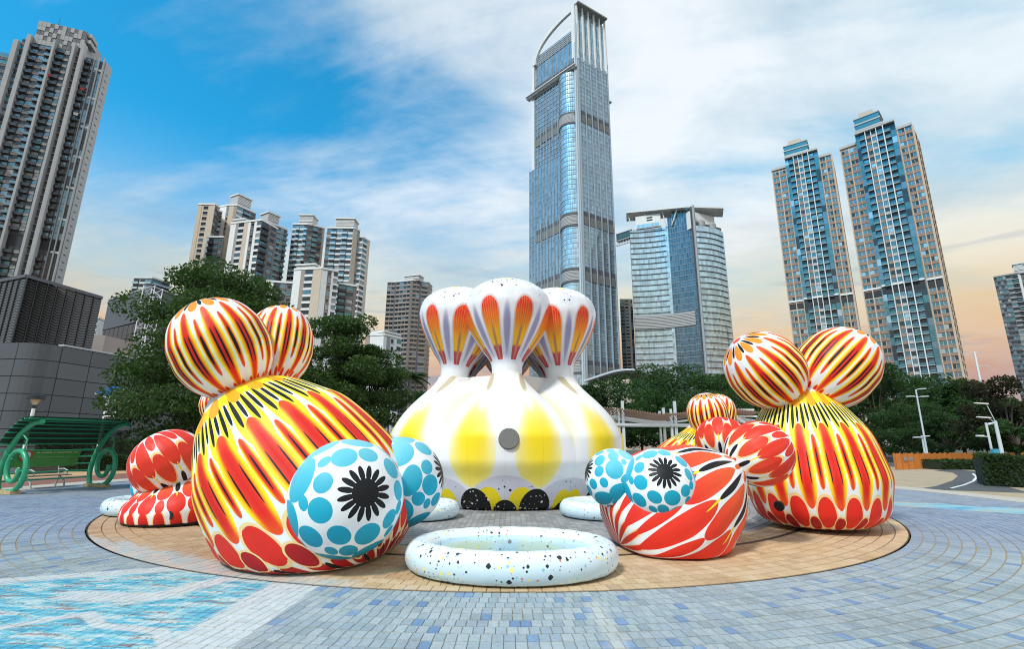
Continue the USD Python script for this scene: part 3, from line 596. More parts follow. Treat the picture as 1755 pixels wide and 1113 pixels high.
# the white flower shaped inflatable in the middle
def terrazzo(g, vec, sc, base, cols, th=0.16):
    """Scattered angular chips of several colours."""
    col = base
    for k, (s_, c, t) in enumerate(cols):
        o = g.n('mapping', 'vector', vector=vec, location=(3.7 * k, 1.3 * k, 5.1 * k), scale=(1, 1, 1), mapping_type='point')
        d = g.n('voronoi_texture', 'distance', vector=o, scale=sc * s_, randomness=1.0, metric='minkowski', exponent=1.3)
        rnd = g.xyz(g.n('voronoi_texture', 'color', vector=o, scale=sc * s_, randomness=1.0, metric='minkowski', exponent=1.3))[0]
        col = g.mix(d < (rnd * t * 1.6 - t * 0.35), col, c)
    return col
def flower_prints():
    # base
    f = Fabric(lo=0.0); g = f.g; u, w = f.u, f.w; P = g.obj()
    col = g.ramp(w, [(0.0, (0.74, 0.73, 0.77)), (0.45, (0.80, 0.79, 0.80)), (1.0, (0.80, 0.78, 0.76))])
    f.col = col
    GY = [(0.0, (0.88, 0.66, 0.02)), (0.55, (0.90, 0.70, 0.05)), (0.85, (0.89, 0.74, 0.14)), (1.0, (0.86, 0.79, 0.45))]
    du = 13.5 / 60.0
    for s in (-1, 1):
        d = f.d(6, 0.0, 0.50, 0.345, 0.165, -0.3, du * s); up = g.sm(w, 0.12, 0.74)
        al = (1.0 - g.sm(d, 0.93, 1.0)) * (1.0 - up) + (1.0 - g.sm(d, 0.10, 1.0)) * up * (1.0 - 0.55 * g.sm(w, 0.45, 0.85))
        f.col = g.mix(al, f.col, g.ramp(d, GY))
        f.flat(6, 0.0, 0.80, 0.14, 0.035, (0.76, 0.75, 0.66), dx=du * s * 0.86, soft=0.8)
        f.flat(6, 0.0, 0.93, 0.10, 0.035, (0.52, 0.42, 0.28), dx=du * s * 0.8, soft=0.5)
    f.flat(6, 0.5, 0.70, 0.24, 0.08, (0.84, 0.76, 0.50), soft=0.9)
    base_lil = terrazzo(g, P, 7.0, (0.58, 0.57, 0.64), [(1.0, BLACK, 0.26), (1.3, (0.85, 0.65, 0.05), 0.13), (1.1, (0.75, 0.75, 0.78), 0.2)])
    f.flat(6, 0.0, 0.09, 0.150, 0.25, base_lil, soft=0.1); f.flat(6, 0.5, 0.08, 0.14, 0.25, base_lil, soft=0.1)
    f.flat(6, 0.12, 0.06, 0.11, 0.10, (0.78, 0.62, 0.02)); f.flat(6, -0.12, 0.06, 0.11, 0.10, (0.78, 0.62, 0.02)); f.flat(6, 0.45, 0.05, 0.10, 0.08, (0.78, 0.62, 0.02)); f.flat(6, -0.45, 0.05, 0.10, 0.08, (0.78, 0.62, 0.02))
    blk = terrazzo(g, P, 7.0, BLACK, [(1.0, (0.75, 0.75, 0.75), 0.27), (1.2, (0.8, 0.55, 0.05), 0.20), (1.7, (0.7, 0.7, 0.72), 0.25)])
    for s in (-1, 1): f.flat(6, 0.0, 0.035, 0.125, 0.120, blk, dx=du * s)
    f.flat(6, 0.0, 0.01, 0.085, 0.088, blk); f.flat(6, 0.5, 0.01, 0.085, 0.10, blk)
    f.done('print_flower_base', 24, 0.45, 0.35, False)
    # stalk and bulb; w runs from the waist up to the crown
    f = Fabric(); g = f.g; u, w = f.u, f.w; P = g.obj()
    f.col = g.ramp(w, [(0.0, (0.80, 0.79, 0.80)), (0.13, (0.76, 0.77, 0.80)), (0.19, (0.52, 0.57, 0.64)), (0.3, (0.68, 0.66, 0.74)), (0.45, (0.80, 0.77, 0.79)), (1.0, (0.80, 0.79, 0.79))])
    spk = terrazzo(g, P, 6.5, (0.74, 0.735, 0.76), [(1.0, BLACK, 0.27), (1.25, (0.80, 0.6, 0.2), 0.16), (1.5, (0.1, 0.1, 0.12), 0.24), (1.9, (0.45, 0.43, 0.55), 0.26)])
    f.flat(8, 0.0, 0.74, 0.155, 0.36, spk, soft=0.15); f.flat(8, 0.5, 0.79, 0.12, 0.26, spk, soft=0.15)
    f.flat(8, 0.0, 0.36, 0.17, 0.12, (0.33, 0.30, 0.46), soft=0.6)
    f.flat(8, 0.0, 0.86, 0.115, 0.12, (0.90, 0.78, 0.14), soft=0.2)
    pet = g.ramp(w, [(0.0, (0.36, 0.02, 0.07)), (0.245, (0.45, 0.03, 0.08)), (0.265, (0.85, 0.45, 0.02)), (0.34, (0.86, 0.42, 0.015)), (0.43, (0.84, 0.20, 0.015)), (0.53, (0.78, 0.05, 0.018))])
    lines = ((u * 8 * 15).fr() - 0.5).ab() > 0.42
    pet = g.mix(lines * 0.35, pet, (0.90, 0.62, 0.25))
    x = (u * 8).fr() - 0.5
    top = (x / 0.26).sq() + ((w - 0.47) / 0.115).sq()
    wid = g.ramp(w, [(0.0, (0.17,) * 3), (0.14, (0.19,) * 3), (0.3, (0.235,) * 3), (0.47, (0.26,) * 3), (1, (0.26,) * 3)])
    inside = g.m('multiply', g.m('maximum', top < 1.0, g.m('multiply', x.ab() < wid, w < 0.47)), w > 0.155)
    rimd = (x / 0.30).sq() + ((w - 0.47) / 0.13).sq()
    f.col = g.mix(g.m('maximum', rimd < 1.0, g.m('multiply', g.m('multiply', x.ab() < wid * 1.15, w < 0.47), w > 0.16)), f.col, (0.66, 0.50, 0.47)); f.col = g.mix(inside, f.col, pet)
    f.flat(8, 0.5, 0.28, 0.13, 0.06, (0.48, 0.22, 0.10), soft=0.5)
    f.done('print_flower_stalk', 24, 0.45, 0.3, False)
flower_prints()
def flower():
    front, Yc = at(868, 882, 13.4), 17.3
    c = at(868, 800, Yc); org = np.array([c[0], Yc, 0.0]); zw = at(868, 645, Yc - 1.6)[2]
    th = thing('flower_inflatable', 'giant white flower shaped inflatable with a ring of bulb topped stalks and orange petals', 'inflatable', org)
    # lobed base
    # each stalk flares out like a trumpet and the six flares melt into one bulging base
    dd = [0.0, 0.12, 0.28, 0.48, 0.75, 1.1, 1.5, 1.95, 2.5, 3.0, zw - 0.10, zw - 0.002]; r = [2.535, 2.59, 2.71, 2.91, 3.20, 3.52, 3.78, 3.95, 3.93, 3.72, 3.40, 3.26]
    zz, r = zw - np.array(dd[::-1]), np.array(r[::-1]); nv, nu = 110, 480
    t = np.concatenate([[0], np.cumsum(np.hypot(np.diff(zz), np.diff(r)))]); t /= t[-1]
    v = np.linspace(0, 1, nv); Z, Rr = PchipInterpolator(t, zz)(v), PchipInterpolator(t, r)(v)
    u = np.linspace(0, 1, nu + 1); uu, _ = np.meshgrid(u, v); phi = ((uu * 6 + 0.5) % 1.0 - 0.5) * PI / 3
    rho = (Rr - 2.06)[:, None]; disc = rho ** 2 - (2.06 * np.sin(phi)) ** 2
    rc = np.maximum(2.06 * np.cos(phi) + np.sqrt(np.maximum(disc, 0)), 0) ; rc = np.where(disc > 0, rc, 1.70); rc = np.maximum(rc, 1.70)
    k_ = (0.10 + 0.90 * np.clip((Z / zw - 0.30) / 0.55, 0, 1) ** 1.3)[:, None]
    rr = Rr[:, None] * (1 - k_) + rc * k_; rr = rr * (1 + 0.004 * np.abs(np.cos(uu * 24 * PI)))
    an = uu * 2 * PI - PI / 2
    Pm = np.stack([rr * np.cos(an), rr * np.sin(an), np.repeat(Z[:, None], nu + 1, 1)], -1).reshape(-1, 3)
    i = (np.arange(nv - 1)[:, None] * (nu + 1) + np.arange(nu)[None]).ravel(); fq = np.stack([i, i + 1, i + nu + 2, i + nu + 1], 1)
    F = np.vstack([fq[:, [0, 1, 2]], fq[:, [0, 2, 3]]]); st = np.stack([uu.ravel(), np.repeat(v, nu + 1)], 1)
    # roof between the stalks
    cidx = len(Pm); top = (nv - 1) * (nu + 1) + np.arange(nu + 1); Pm = np.vstack([Pm, Pm[top], [[0, 0, Z[-1] - 0.25]]]); st = np.vstack([st, np.stack([u, np.ones(nu + 1)], 1), [[0.5, 1.0]]])
    k = cidx + np.arange(nu); F = np.vstack([F, np.stack([k, k + 1, np.full(nu, cidx + nu + 1)], 1)])
    obj('body', (Pm, F), 'print_flower_base', th, True, st)
    zt = at(866, 484, Yc - 1.75)[2]
    H = zt - zw + 0.35
    prof = [(0.0, 0.58), (0.05, 0.505), (0.10, 0.468), (0.155, 0.475), (0.21, 0.53), (0.32, 0.80), (0.45, 1.12), (0.58, 1.36), (0.69, 1.46), (0.79, 1.42), (0.88, 1.19), (0.945, 0.85), (0.985, 0.46), (1.0, 0.0)]
    for k in range(6):
        a = -PI / 2 + k * PI / 3; d = np.array([math.cos(a), math.sin(a), 0])
        A0 = org + d * 2.06 + np.array([0, 0, zw - 0.35]); B0 = org + d * 1.70 + np.array([0, 0, zt])
        ax = B0 - A0; pr = [(s * H, q) for s, q in prof]
        uo, wo, _ = frame_to(ax); tw = math.atan2(d @ wo, d @ uo)
        m, uv = bag(org, A0, ax, pr, 1.0, 120, 96, twist=tw, flat=None, gores=24, ripple=0.006); pl = np.array(pr); cl = np.concatenate([[0], np.cumsum(np.hypot(*np.diff(pl, axis=0).T))]); t0 = 0.0; uv[:, 1] = (uv[:, 1] - t0) / (1 - t0)
        obj('stalk', m, 'print_flower_stalk', th, True, uv)
    p = at(872, 753, 13.42); 
    disc_on(th, 'vent', p, np.array([0, -1, 0.10]), 0.285, 'vent_mesh', org, 0.12)
    p = at(997, 786, 14.15); disc_on(th, 'air_valve', p, np.array([0.55, -0.8, 0]), 0.06, 'kerb_stone', org, 0.03)
plain('vent_mesh', (0.16, 0.155, 0.14), 0.6, 0.4, 30.0)
flower()

# pools: white blow-up rings with terrazzo print and water
def pool_mats():
    g = G(); P = g.obj(); x, y, z = g.xyz(P)
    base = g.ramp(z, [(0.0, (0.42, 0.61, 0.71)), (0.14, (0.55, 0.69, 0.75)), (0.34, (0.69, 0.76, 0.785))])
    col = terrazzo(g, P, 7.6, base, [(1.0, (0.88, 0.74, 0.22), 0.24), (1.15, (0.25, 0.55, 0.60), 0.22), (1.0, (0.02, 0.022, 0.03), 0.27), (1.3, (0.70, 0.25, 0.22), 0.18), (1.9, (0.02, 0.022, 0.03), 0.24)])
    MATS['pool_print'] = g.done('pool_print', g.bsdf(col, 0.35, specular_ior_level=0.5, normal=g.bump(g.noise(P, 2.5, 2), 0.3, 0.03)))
    g = G(); P = g.obj()
    col = terrazzo(g, P, 6.0, (0.62, 0.75, 0.79), [(1.0, (0.85, 0.72, 0.3), 0.15), (1.15, (0.3, 0.55, 0.60), 0.15), (1.0, (0.1, 0.12, 0.14), 0.15)])
    MATS['pool_floor'] = g.done('pool_floor', g.bsdf(col, 0.5))
    g = G(); P = g.obj(); nb = g.bump(g.noise(P, 7.0, 3, 0.5, 0.5), 0.25, 0.02)
    fr = g.n('fresnel', 'fac', IOR=1.33); t = g.n('transparent_bsdf', 'BSDF', color=(0.80, 0.92, 0.95)); gl = g.n('glossy_bsdf', 'BSDF', color=(1, 1, 1), roughness=0.02, normal=nb)
    MATS['pool_water'] = g.done('pool_water', g.n('mix_closure', 'closure', fac=g.m('multiply_add', fr, 0.9, 0.06), closure1=t, closure2=gl))
pool_mats()
def pool(label, px, py, Y, R, r, ky=0.64):
    c = at(px, py, Y); org = np.array([c[0], c[1], 0.0])
    th = thing('paddling_pool', label, 'pool', org, 0.0, None, (1.0, ky, 1.0))
    nu, nv = 144, 40; a, b = np.meshgrid(np.arange(nu) * 2 * PI / nu, np.arange(nv) * 2 * PI / nv, indexing='ij')
    rw = r * (1 + 0.012 * np.cos(a * 24)); P = np.stack([(R - r + rw * np.cos(b)) * np.cos(a), (R - r + rw * np.cos(b)) * np.sin(a), r * 0.92 + rw * np.sin(b)], -1)
    z = P[..., 2]; P[..., 2] = np.where(z < 0.06, 0.06 * np.exp(np.clip((z - 0.06) / 0.06, -3.2, 0)), z)
    i, j = np.meshgrid(np.arange(nu), np.arange(nv), indexing='ij'); i2, j2 = (i + 1) % nu, (j + 1) % nv
    f = np.stack([i * nv + j, i2 * nv + j, i2 * nv + j2, i * nv + j2], -1).reshape(-1, 4)
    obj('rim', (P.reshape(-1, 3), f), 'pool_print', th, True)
    obj('floor_sheet', MB().lathe([(0, 0.012), (R - r * 1.2, 0.012), (R - r * 1.2, 0.03), (0, 0.032)][::1], 64), 'pool_floor', th)
    n = 96; aa = np.arange(n) * 2 * PI / n; v = np.vstack([np.stack([np.cos(aa) * (R - 1.85 * r), np.sin(aa) * (R - 1.85 * r), np.full(n, r * 1.45)], 1), [[0, 0, r * 1.45]]])
    k = np.arange(n); obj('water', (v, np.stack([k, (k + 1) % n, np.full(n, n)], 1)), 'pool_water', th, True)
pool('large oval paddling pool with speckled pale rim in the front centre', 877, 955, 7.9, 1.58, 0.225, 0.70)
pool('speckled paddling pool behind the large left inflatable, beside the flower base on its left', 714, 870, 12.75, 1.05, 0.21, 0.85)
pool('speckled paddling pool beside the flower base on its right, behind the red inflatable', 1040, 872, 13.2, 1.2, 0.21, 0.85)
pool('speckled paddling pool at far left behind the small red inflatable', 262, 872, 13.2, 1.1, 0.2, 0.9)

# ------------------------------------------------------------------ towers
class Face:
    """A wall from P to Q seen from the plaza with P at its left: a runs along it, z up, d outwards."""
    def __init__(s, P, Q): s.P, s.Q = np.asarray(P, float)[:2], np.asarray(Q, float)[:2]; t = s.Q - s.P; s.L = float(np.linalg.norm(t)); s.t = t / s.L; s.n = np.array([s.t[1], -s.t[0]])
    def pt(s, a, d): return s.P + s.t * a + s.n * d
    def hexa(s, a0, a1, z0, z1, d0, d1):
        b = [s.pt(a0, d1), s.pt(a1, d1), s.pt(a1, d0), s.pt(a0, d0)]
        return [(*p, z0) for p in b] + [(*p, z1) for p in b]
class Tower:
    def __init__(s, name, label, cat, group=None):
        s.th = thing(name, label, cat, (0, 0, 0), 0, group); s.acc, s.win, s.order, s.boxes = {}, [], [], {}
    def mb(s, part, mat):
        if (part, mat) not in s.acc: s.acc[(part, mat)] = MB(); s.order.append((part, mat))
        return s.acc[(part, mat)]
    def box(s, f, part, mat, a0, a1, z0, z1, d0, d1):
        if (part, mat) not in s.boxes: s.boxes[(part, mat)] = []
        s.boxes[(part, mat)].append(f.hexa(a0, a1, z0, z1, d0, d1))
    def window(s, f, mat, a0, a1, z0, z1, d=0.07): s.win.append((f.hexa(a0, a1, z0, z1, -0.05, d), mat))
    def done(s, singles=300, name='window'):
        for k in s.order: obj(k[0], s.acc[k], k[1], s.th, kind=None if k[0] in ('wall', 'core', 'core_wall', 'crown', 'upper_wall', 'upper_block', 'roof', 'roof_block', 'arch', 'roof_slab', 'mast', 'plant_room', 'roof_cap') else 'stuff')
        for (part, mat), hs in s.boxes.items():
            if len(hs) <= 48:
                for h in hs: obj(part, MB().hexa(h), mat, s.th)
            else:
                mb = MB()
                for h in hs: mb.hexa(h)
                obj(part + '_field', mb, mat, s.th, kind='stuff')
        def size(h):
            p, dep = project(np.array(h[0])[[0, 1, 4, 5]]); 
            return abs((p[1, 0] - p[0, 0]) * (p[2, 1] - p[0, 1])) if (dep.min() > 1 and p[:, 0].min() > -20 and p[:, 0].max() < PW + 20 and p[:, 1].min() > -10 and p[:, 1].max() < 770) else 0
        ws = sorted(s.win, key=lambda h: -size(h)); rest = {}
        for k, (h, mat) in enumerate(ws):
            if k < singles: obj(name, MB().hexa(h), mat, s.th)
            else: rest.setdefault(mat, MB()).hexa(h)
        for mat, mb in rest.items(): obj(name + '_field', mb, mat, s.th, kind='stuff')
        return s.th
def corner(px, py, Y):
    p = at(px, py, Y); return p[:2], p[2]
def footprint(pts, depth):
    """closes a polygon of front corners (left to right) with back corners depth metres farther off"""
    pts = [np.asarray(p, float)[:2] for p in pts]; mid = (pts[0] + pts[-1]) / 2; away = mid / np.linalg.norm(mid) * depth
    return pts + [pts[-1] + away, pts[0] + away]
RNG = np.random.RandomState(77)
def pick(mats, w): return mats[int(np.searchsorted(np.cumsum(w) / np.sum(w), RNG.rand()))]
GL_RES = (('glass_dark', 'glass_blue', 'glass_teal', 'glass_curtain', 'glass_night'), (3, 2, 2, 0.8, 3))
GL_TEAL = (('glass_teal', 'glass_blue', 'glass_dark', 'glass_pale'), (4, 3, 2, 0.7))
def bays(T, f, spec, z0, z1, fh, gl=GL_RES, skip=(), sill='light_grey_wall', zc=None):
    """Fills a wall with vertical strips. spec: (kind, weight, material, ...). skip: (z0, z1) plant floors left open and dark."""
    tot = sum(b[1] for b in spec); a = 0.0; nf = int((z1 - z0) / fh)
    lv = [z1 - (k + 1) * fh for k in range(nf)]
    def blocked(z): return any(s0 - 0.5 < z + fh / 2 < s1 + 0.5 for s0, s1 in skip)
    for b in spec:
        kind, w, mat = b[0], b[1] / tot * f.L, b[2]; a1 = a + w
        if kind == 'solid': T.box(f, 'wall_panel', mat, a + 0.02, a1 - 0.02, z0, z1 - 0.01, -0.1, 0.16)
        elif kind == 'fin': T.box(f, 'fin', mat, a + 0.03, a1 - 0.03, z0, z1 + (b[3] if len(b) > 3 else 0.0), -0.1, b[4] if len(b) > 4 else 0.9)
        elif kind == 'win':                                     # windows between spandrels: b[3] spandrel material, b[4] number of lights across
            sp, n = b[3], b[4] if len(b) > 4 else 1
            for z in lv:
                if blocked(z): continue
                T.box(f, 'spandrel', sp, a + 0.02, a1 - 0.02, z - 0.02, z + fh * 0.36, -0.1, 0.22)
                T.box(f, 'sill', sill, a + 0.02, a1 - 0.02, z + fh * 0.36 + 0.004, z + fh * 0.36 + 0.10, -0.1, 0.30)
                for q in range(n):
                    c0, c1 = a + w * (q + 0.07) / n, a + w * (q + 0.93) / n; T.window(f, pick(*gl), c0, c1, z + fh * 0.40, z + fh * 0.94)
        elif kind == 'punch':                                   # small windows punched in a plain wall
            for z in lv:
                if blocked(z): continue
                n = b[3] if len(b) > 3 else 1
                for q in range(n):
                    c0, c1 = a + w * (q + 0.22) / n, a + w * (q + 0.78) / n; T.window(f, pick(*gl), c0, c1, z + fh * 0.30, z + fh * 0.80, 0.06)
                    T.box(f, 'sill', sill, c0 - 0.1, c1 + 0.1, z + fh * 0.24, z + fh * 0.29, -0.1, 0.22)
        elif kind == 'balc':                                    # balconies: slab, parapet, recessed glass
            T.box(f, 'recess_wall', mat, a + 0.02, a1 - 0.02, z0, z1, -0.1, 0.03)
            for z in lv:
                if blocked(z): continue
                T.window(f, pick(*gl), a + w * 0.12, a1 - w * 0.12, z + fh * 0.12, z + fh * 0.86, 0.08)
                T.box(f, 'balcony_slab', b[3], a + 0.05, a1 - 0.05, z - 0.10, z + 0.10, -0.1, 1.15)
                T.box(f, 'balcony_rail', b[4] if len(b) > 4 else 'glass_teal', a + 0.08, a1 - 0.08, z + 0.12, z + 1.05, 1.02, 1.12)
        elif kind == 'glass':                                   # continuous glazing with a rail at each floor
            for z in lv:
                if blocked(z): continue
                T.window(f, pick(*gl), a + 0.05, a1 - 0.05, z + 0.1, z + fh - 0.06, 0.06)
        elif kind == 'slots':                                   # slab edges only, dark behind
            for z in lv: T.box(f, 'balcony_slab', b[3], a + 0.03, a1 - 0.03, z - 0.08, z + 0.35, -0.1, 0.5)
        a = a1
    for s0, s1 in skip: T.box(f, 'plant_floor', 'dark_panel', 0.2, f.L - 0.2, s0, s1, -0.1, 0.10)

plain('mid_grey_wall', (0.36, 0.35, 0.345), 0.75, 0.14, 0.4)
def left_tower():
    T = Tower('residential_tower', 'tall dark grey residential tower at far left with patchwork parapet on its roof', 'tower')
    (P0, _), (P1, z1) = corner(45, 44, 163), corner(147, 97, 170)
    (P2, z2) = corner(181, 107, 173); (P3, _) = corner(193, 112, 177.5)
    zt = z1; zc = corner(100, 42, 166)[1]
    u = (P1 - P0) / np.linalg.norm(P1 - P0); Pm = P0 - u * 14.0
    T.mb('wall', 'slate_wall').prism(footprint([P0, P1], 24), 0, zt + 2); T.mb('wall', 'slate_wall').prism(footprint([P1 + u * 0.05, P2, P3], 18), 0, z2); T.mb('wall', 'slate_wall').prism(footprint([Pm - u * 3, P0 - u * 0.05], 22), 0, zt - 6)
    fh = 2.95
    zr = corner(105, 420, 171)[1]; sk = ((zr - 2, zr + 2.5),)
    A = Face(P0 + u * 0.0, P1)
    bays(T, A, [('win', 1.3, '', 'slate_wall', 1), ('fin', 0.9, 'mid_grey_wall', 1.5, 1.7), ('balc', 1.6, 'dark_brown_wall', 'slate_wall', 'glass_dark'), ('win', 1.5, '', 'brown_wall', 1), ('balc', 1.6, 'dark_brown_wall', 'slate_wall', 'glass_blue'), ('fin', 0.5, 'mid_grey_wall', 1.2, 2.2),
                ('balc', 1.8, 'dark_brown_wall', 'slate_wall', 'glass_dark'), ('win', 1.0, '', 'grey_wall', 1), ('glass', 0.8, ''), ('fin', 0.6, 'mid_grey_wall', 2.0, 2.2), ('slots', 1.3, '', 'grey_wall'), ('fin', 0.7, 'mid_grey_wall', 2.5, 2.4)], 0, zt + 2, fh, skip=sk)
    B = Face(P1 + u * 0.1, P2)
    T.box(B, 'wall_panel', 'mid_grey_wall', -0.4, 0.05, 0, z2 + 1, -6, 3.0)
    bays(T, B, [('balc', 2.2, 'dark_brown_wall', 'dark_brown_wall', 'glass_night'), ('punch', 0.9, '', 1), ('fin', 0.35, 'mid_grey_wall', 0.8, 0.6), ('glass', 1.4, ''), ('fin', 0.45, 'mid_grey_wall', 1.0, 0.8), ('glass', 1.4, ''), ('fin', 0.5, 'mid_grey_wall', 1.4, 1.2)], 0, z2, fh, (('glass_dark', 'glass_blue'), (1, 1)), skip=sk)
    for k in range(9): T.box(B, 'white_band', 'white_paint', B.L * 0.55, B.L * 0.95, z2 - 5 - 13.3 * k, z2 - 4.1 - 13.3 * k, -0.1, 0.35)
    S = Face(P2 + (P3 - P2) * 0.03, P3)
    T.box(S, 'wall_panel', 'mid_grey_wall', 0, S.L, 0, z2 + 0.6, -0.1, 0.12)
    for k in range(int(z2 / fh)): T.box(S, 'slot', 'dark_panel', S.L * 0.25, S.L * 0.6, k * fh + 0.9, k * fh + 1.25, -0.1, 0.16)
    C = Face(Pm, P0 - u * 0.1)
    bays(T, C, [('glass', 1.2, ''), ('fin', 0.3, 'mid_grey_wall', 1, 1.2), ('win', 1.2, '', 'slate_wall', 1), ('win', 1.3, '', 'slate_wall', 1), ('fin', 0.5, 'mid_grey_wall', 6, 1.6)], 0, zt - 6, fh, skip=sk)
    # roof crown with patchwork panels
    K = Face(P0 + u * A.L * 0.17, P0 + u * A.L * 0.93); T.mb('crown', 'grey_wall').prism([K.P, K.Q, K.Q - K.n * 14, K.P - K.n * 14], zt + 1, zc)
    rs = np.random.RandomState(4); h = (zc - zt - 1) / 5
    for i in range(5):
        for j in range(12):
            dk = rs.rand() < 0.48; w = K.L / 12
            obj('crown_panel', MB().hexa(K.hexa(j * w + 0.04, (j + 1) * w - 0.04, zt + 1 + i * h + 0.04, zt + 1 + (i + 1) * h - 0.04, 0.01, 0.16 if dk else 0.3)), 'slate_wall' if dk else 'mid_grey_wall', T.th)
    for zz in (zc - 1.2, zc - 4.0): T.box(K, 'crown_rail', 'mid_grey_wall', K.L + 0.2, K.L + 1.6, zz - 0.8, zz + 0.8, -6, -0.5)
    T.mb('mast', 'dark_metal').tube([(*K.pt(K.L * 0.25, -4), zc), (*K.pt(K.L * 0.25, -4), zc + 7)], [0.18, 0.06], 6)
    # washing and awnings on the balconies
    for (q, a, z, m) in ((B, 0.13, zt * 0.895, 'red_paint'), (A, 0.42, zt * 0.93, 'orange_tile_wall'), (A, 0.52, zt * 0.915, 'red_paint'), (B, 0.12, zt * 0.82, 'white_paint')):
        T.box(q, 'awning', m, q.L * a, q.L * a + 1.4, z, z + 1.2, 1.13, 1.3)
    T.done(300)
left_tower()

def right_twins():
    def one(label, L, R_, crown, frac_split, seed):
        T = Tower('residential_tower', label, 'tower', None)
        (P, zl), (Q, zr) = L, R_; zt = (zl + zr) / 2; F = Face(P, Q); n = F.n
        i0, i1 = F.pt(F.L * 0.26, 0), F.pt(F.L * 0.80, 0)
        T.mb('wall', 'peach_wall').prism([P, Q, Q - n * 16, P - n * 16], 0, zt)
        c0, c1 = i0 + n * 2.2, i1 + n * 2.2; T.mb('core_wall', 'glass_teal').prism([c0, c1, i1 - n * 10, i0 - n * 10], 0, zt + 3.0)
        fh = 3.05; zf = zt * 0.475; sk = ((zf - 1.6, zf + 1.6),)
        W0, C, W1 = Face(P, i0), Face(c0, c1), Face(i1, Q)
        tan = [('fin', 0.30, 'peach_wall', 0.3, 0.45), ('win', 1.7, '', 'orange_tile_wall', 2), ('fin', 0.26, 'peach_wall', 0.2, 0.42), ('win', 1.7, '', 'orange_tile_wall', 2), ('fin', 0.28, 'peach_wall', 0.2, 0.42)]
        bays(T, W0, tan, 0, zt - 1.2, fh, GL_TEAL, sk); bays(T, W1, tan, 0, zt - 0.4, fh, GL_TEAL, sk)
        bays(T, C, [('glass', 1.0, ''), ('balc', 1.5, 'glass_dark', 'light_grey_wall', 'glass_teal'), ('fin', 0.22, 'white_wall', 0.6, 1.3), ('win', 1.15, '', 'orange_tile_wall', 1), ('fin', 0.22, 'white_wall', 0.6, 0.8), ('win', 1.15, '', 'light_grey_wall', 1), ('fin', 0.22, 'white_wall', 0.6, 1.3),
                    ('balc', 1.5, 'glass_dark', 'light_grey_wall', 'glass_teal'), ('fin', 0.26, 'white_wall', 1.8, 1.5), ('balc', 1.5, 'glass_dark', 'light_grey_wall', 'glass_teal'), ('glass', 1.2, '')], 0, zt + 2.4, fh, GL_TEAL, sk)
        for q, zz in ((W0, zt), (W1, zt)): T.box(q, 'parapet', 'light_grey_wall', 0, q.L, zz - 0.3, zz + 0.9, -0.4, 0.6)
        T.box(C, 'parapet', 'light_grey_wall', 0, C.L, zt + 2.7, zt + 3.6, -0.4, 1.5)
        for q in (W0, W1, C):
            T.box(q, 'white_band', 'white_wall', 0.2, q.L - 0.2, zf + 1.7, zf + 2.5, -0.1, 0.5)
        a0, a1, h = crown; K = Face(C.pt(C.L * a0, -1.5), C.pt(C.L * a1, -1.5)); T.mb('crown', 'glass_teal').prism([K.P, K.Q, K.Q - K.n * 9, K.P - K.n * 9], zt + 3, zt + 3 + h)
        for k in range(3): T.box(K, 'crown_band', 'light_grey_wall', -0.3, K.L + 0.3, zt + 3 + h * (k + 0.75) / 3, zt + 3 + h * (k + 0.95) / 3, -9.2, 0.3)
        K2 = Face(K.pt(K.L * 0.2, -1), K.pt(K.L * 0.75, -1)); T.mb('roof_block', 'cream_wall').prism([K2.P, K2.Q, K2.Q - K2.n * 5, K2.P - K2.n * 5], zt + 3 + h, zt + 3 + h + 2.2)
        # the return walls
        E = Face(Q, Q - n * 15.8); bays(T, E, [('fin', 0.2, 'peach_wall', 0, 0.3), ('win', 1.5, '', 'orange_tile_wall', 2), ('fin', 0.3, 'peach_wall', 0, 0.3), ('win', 1.5, '', 'orange_tile_wall', 2), ('fin', 0.2, 'peach_wall', 0, 0.3)], 0, zt - 0.4, fh, GL_TEAL)
        T.done(300)
    one('left one of two tall teal and orange residential towers at right, shorter and narrower', corner(1322, 292, 217), corner(1425, 266, 202), (0.0, 0.72, 8.0), 0, 1)
    one('right one of two tall teal and orange residential towers at right, the taller', corner(1439, 258, 199), corner(1563, 212, 180), (0.02, 0.66, 9.0), 0, 2)
right_twins()

plain('steel_blue', (0.30, 0.36, 0.41), 0.35, 0.08, 2.0)
def glass_mats():
    for name, col, line, w in (('curtain_wall_blue', (0.27, 0.37, 0.44), (0.50, 0.55, 0.58), 1.5), ('curtain_wall_pale', (0.42, 0.58, 0.66), (0.55, 0.62, 0.66), 1.5), ('curtain_wall_dark', (0.09, 0.16, 0.22), (0.18, 0.24, 0.28), 1.5)):
        g = G(); u, v, _ = g.xyz(g.st()); i, j = (u / w).fl(), (v / 3.6).fl()
        rnd = g.n('white_noise_texture', 'value', dimensions='3D', vector=g.vec(i, j, 2.0))
        c = g.mix(rnd, tuple(np.array(col) * 0.72), tuple(np.array(col) * 1.3))
        mul = ((u / w).fr() - 0.5).ab() > 0.44; low = (v / 3.6).fr() < 0.26; tr = ((v / 3.6).fr() - 0.6).ab() < 0.02
        c = g.mix(low * 0.55, c, tuple(np.array(line) * 0.75)); ln = g.m('maximum', mul, tr); c = g.mix(ln * 0.8, c, line)
        MATS[name] = g.done(name, g.bsdf(c, g.m('multiply_add', ln, 0.25, 0.10), metallic=0.55, specular_ior_level=0.7))
glass_mats()
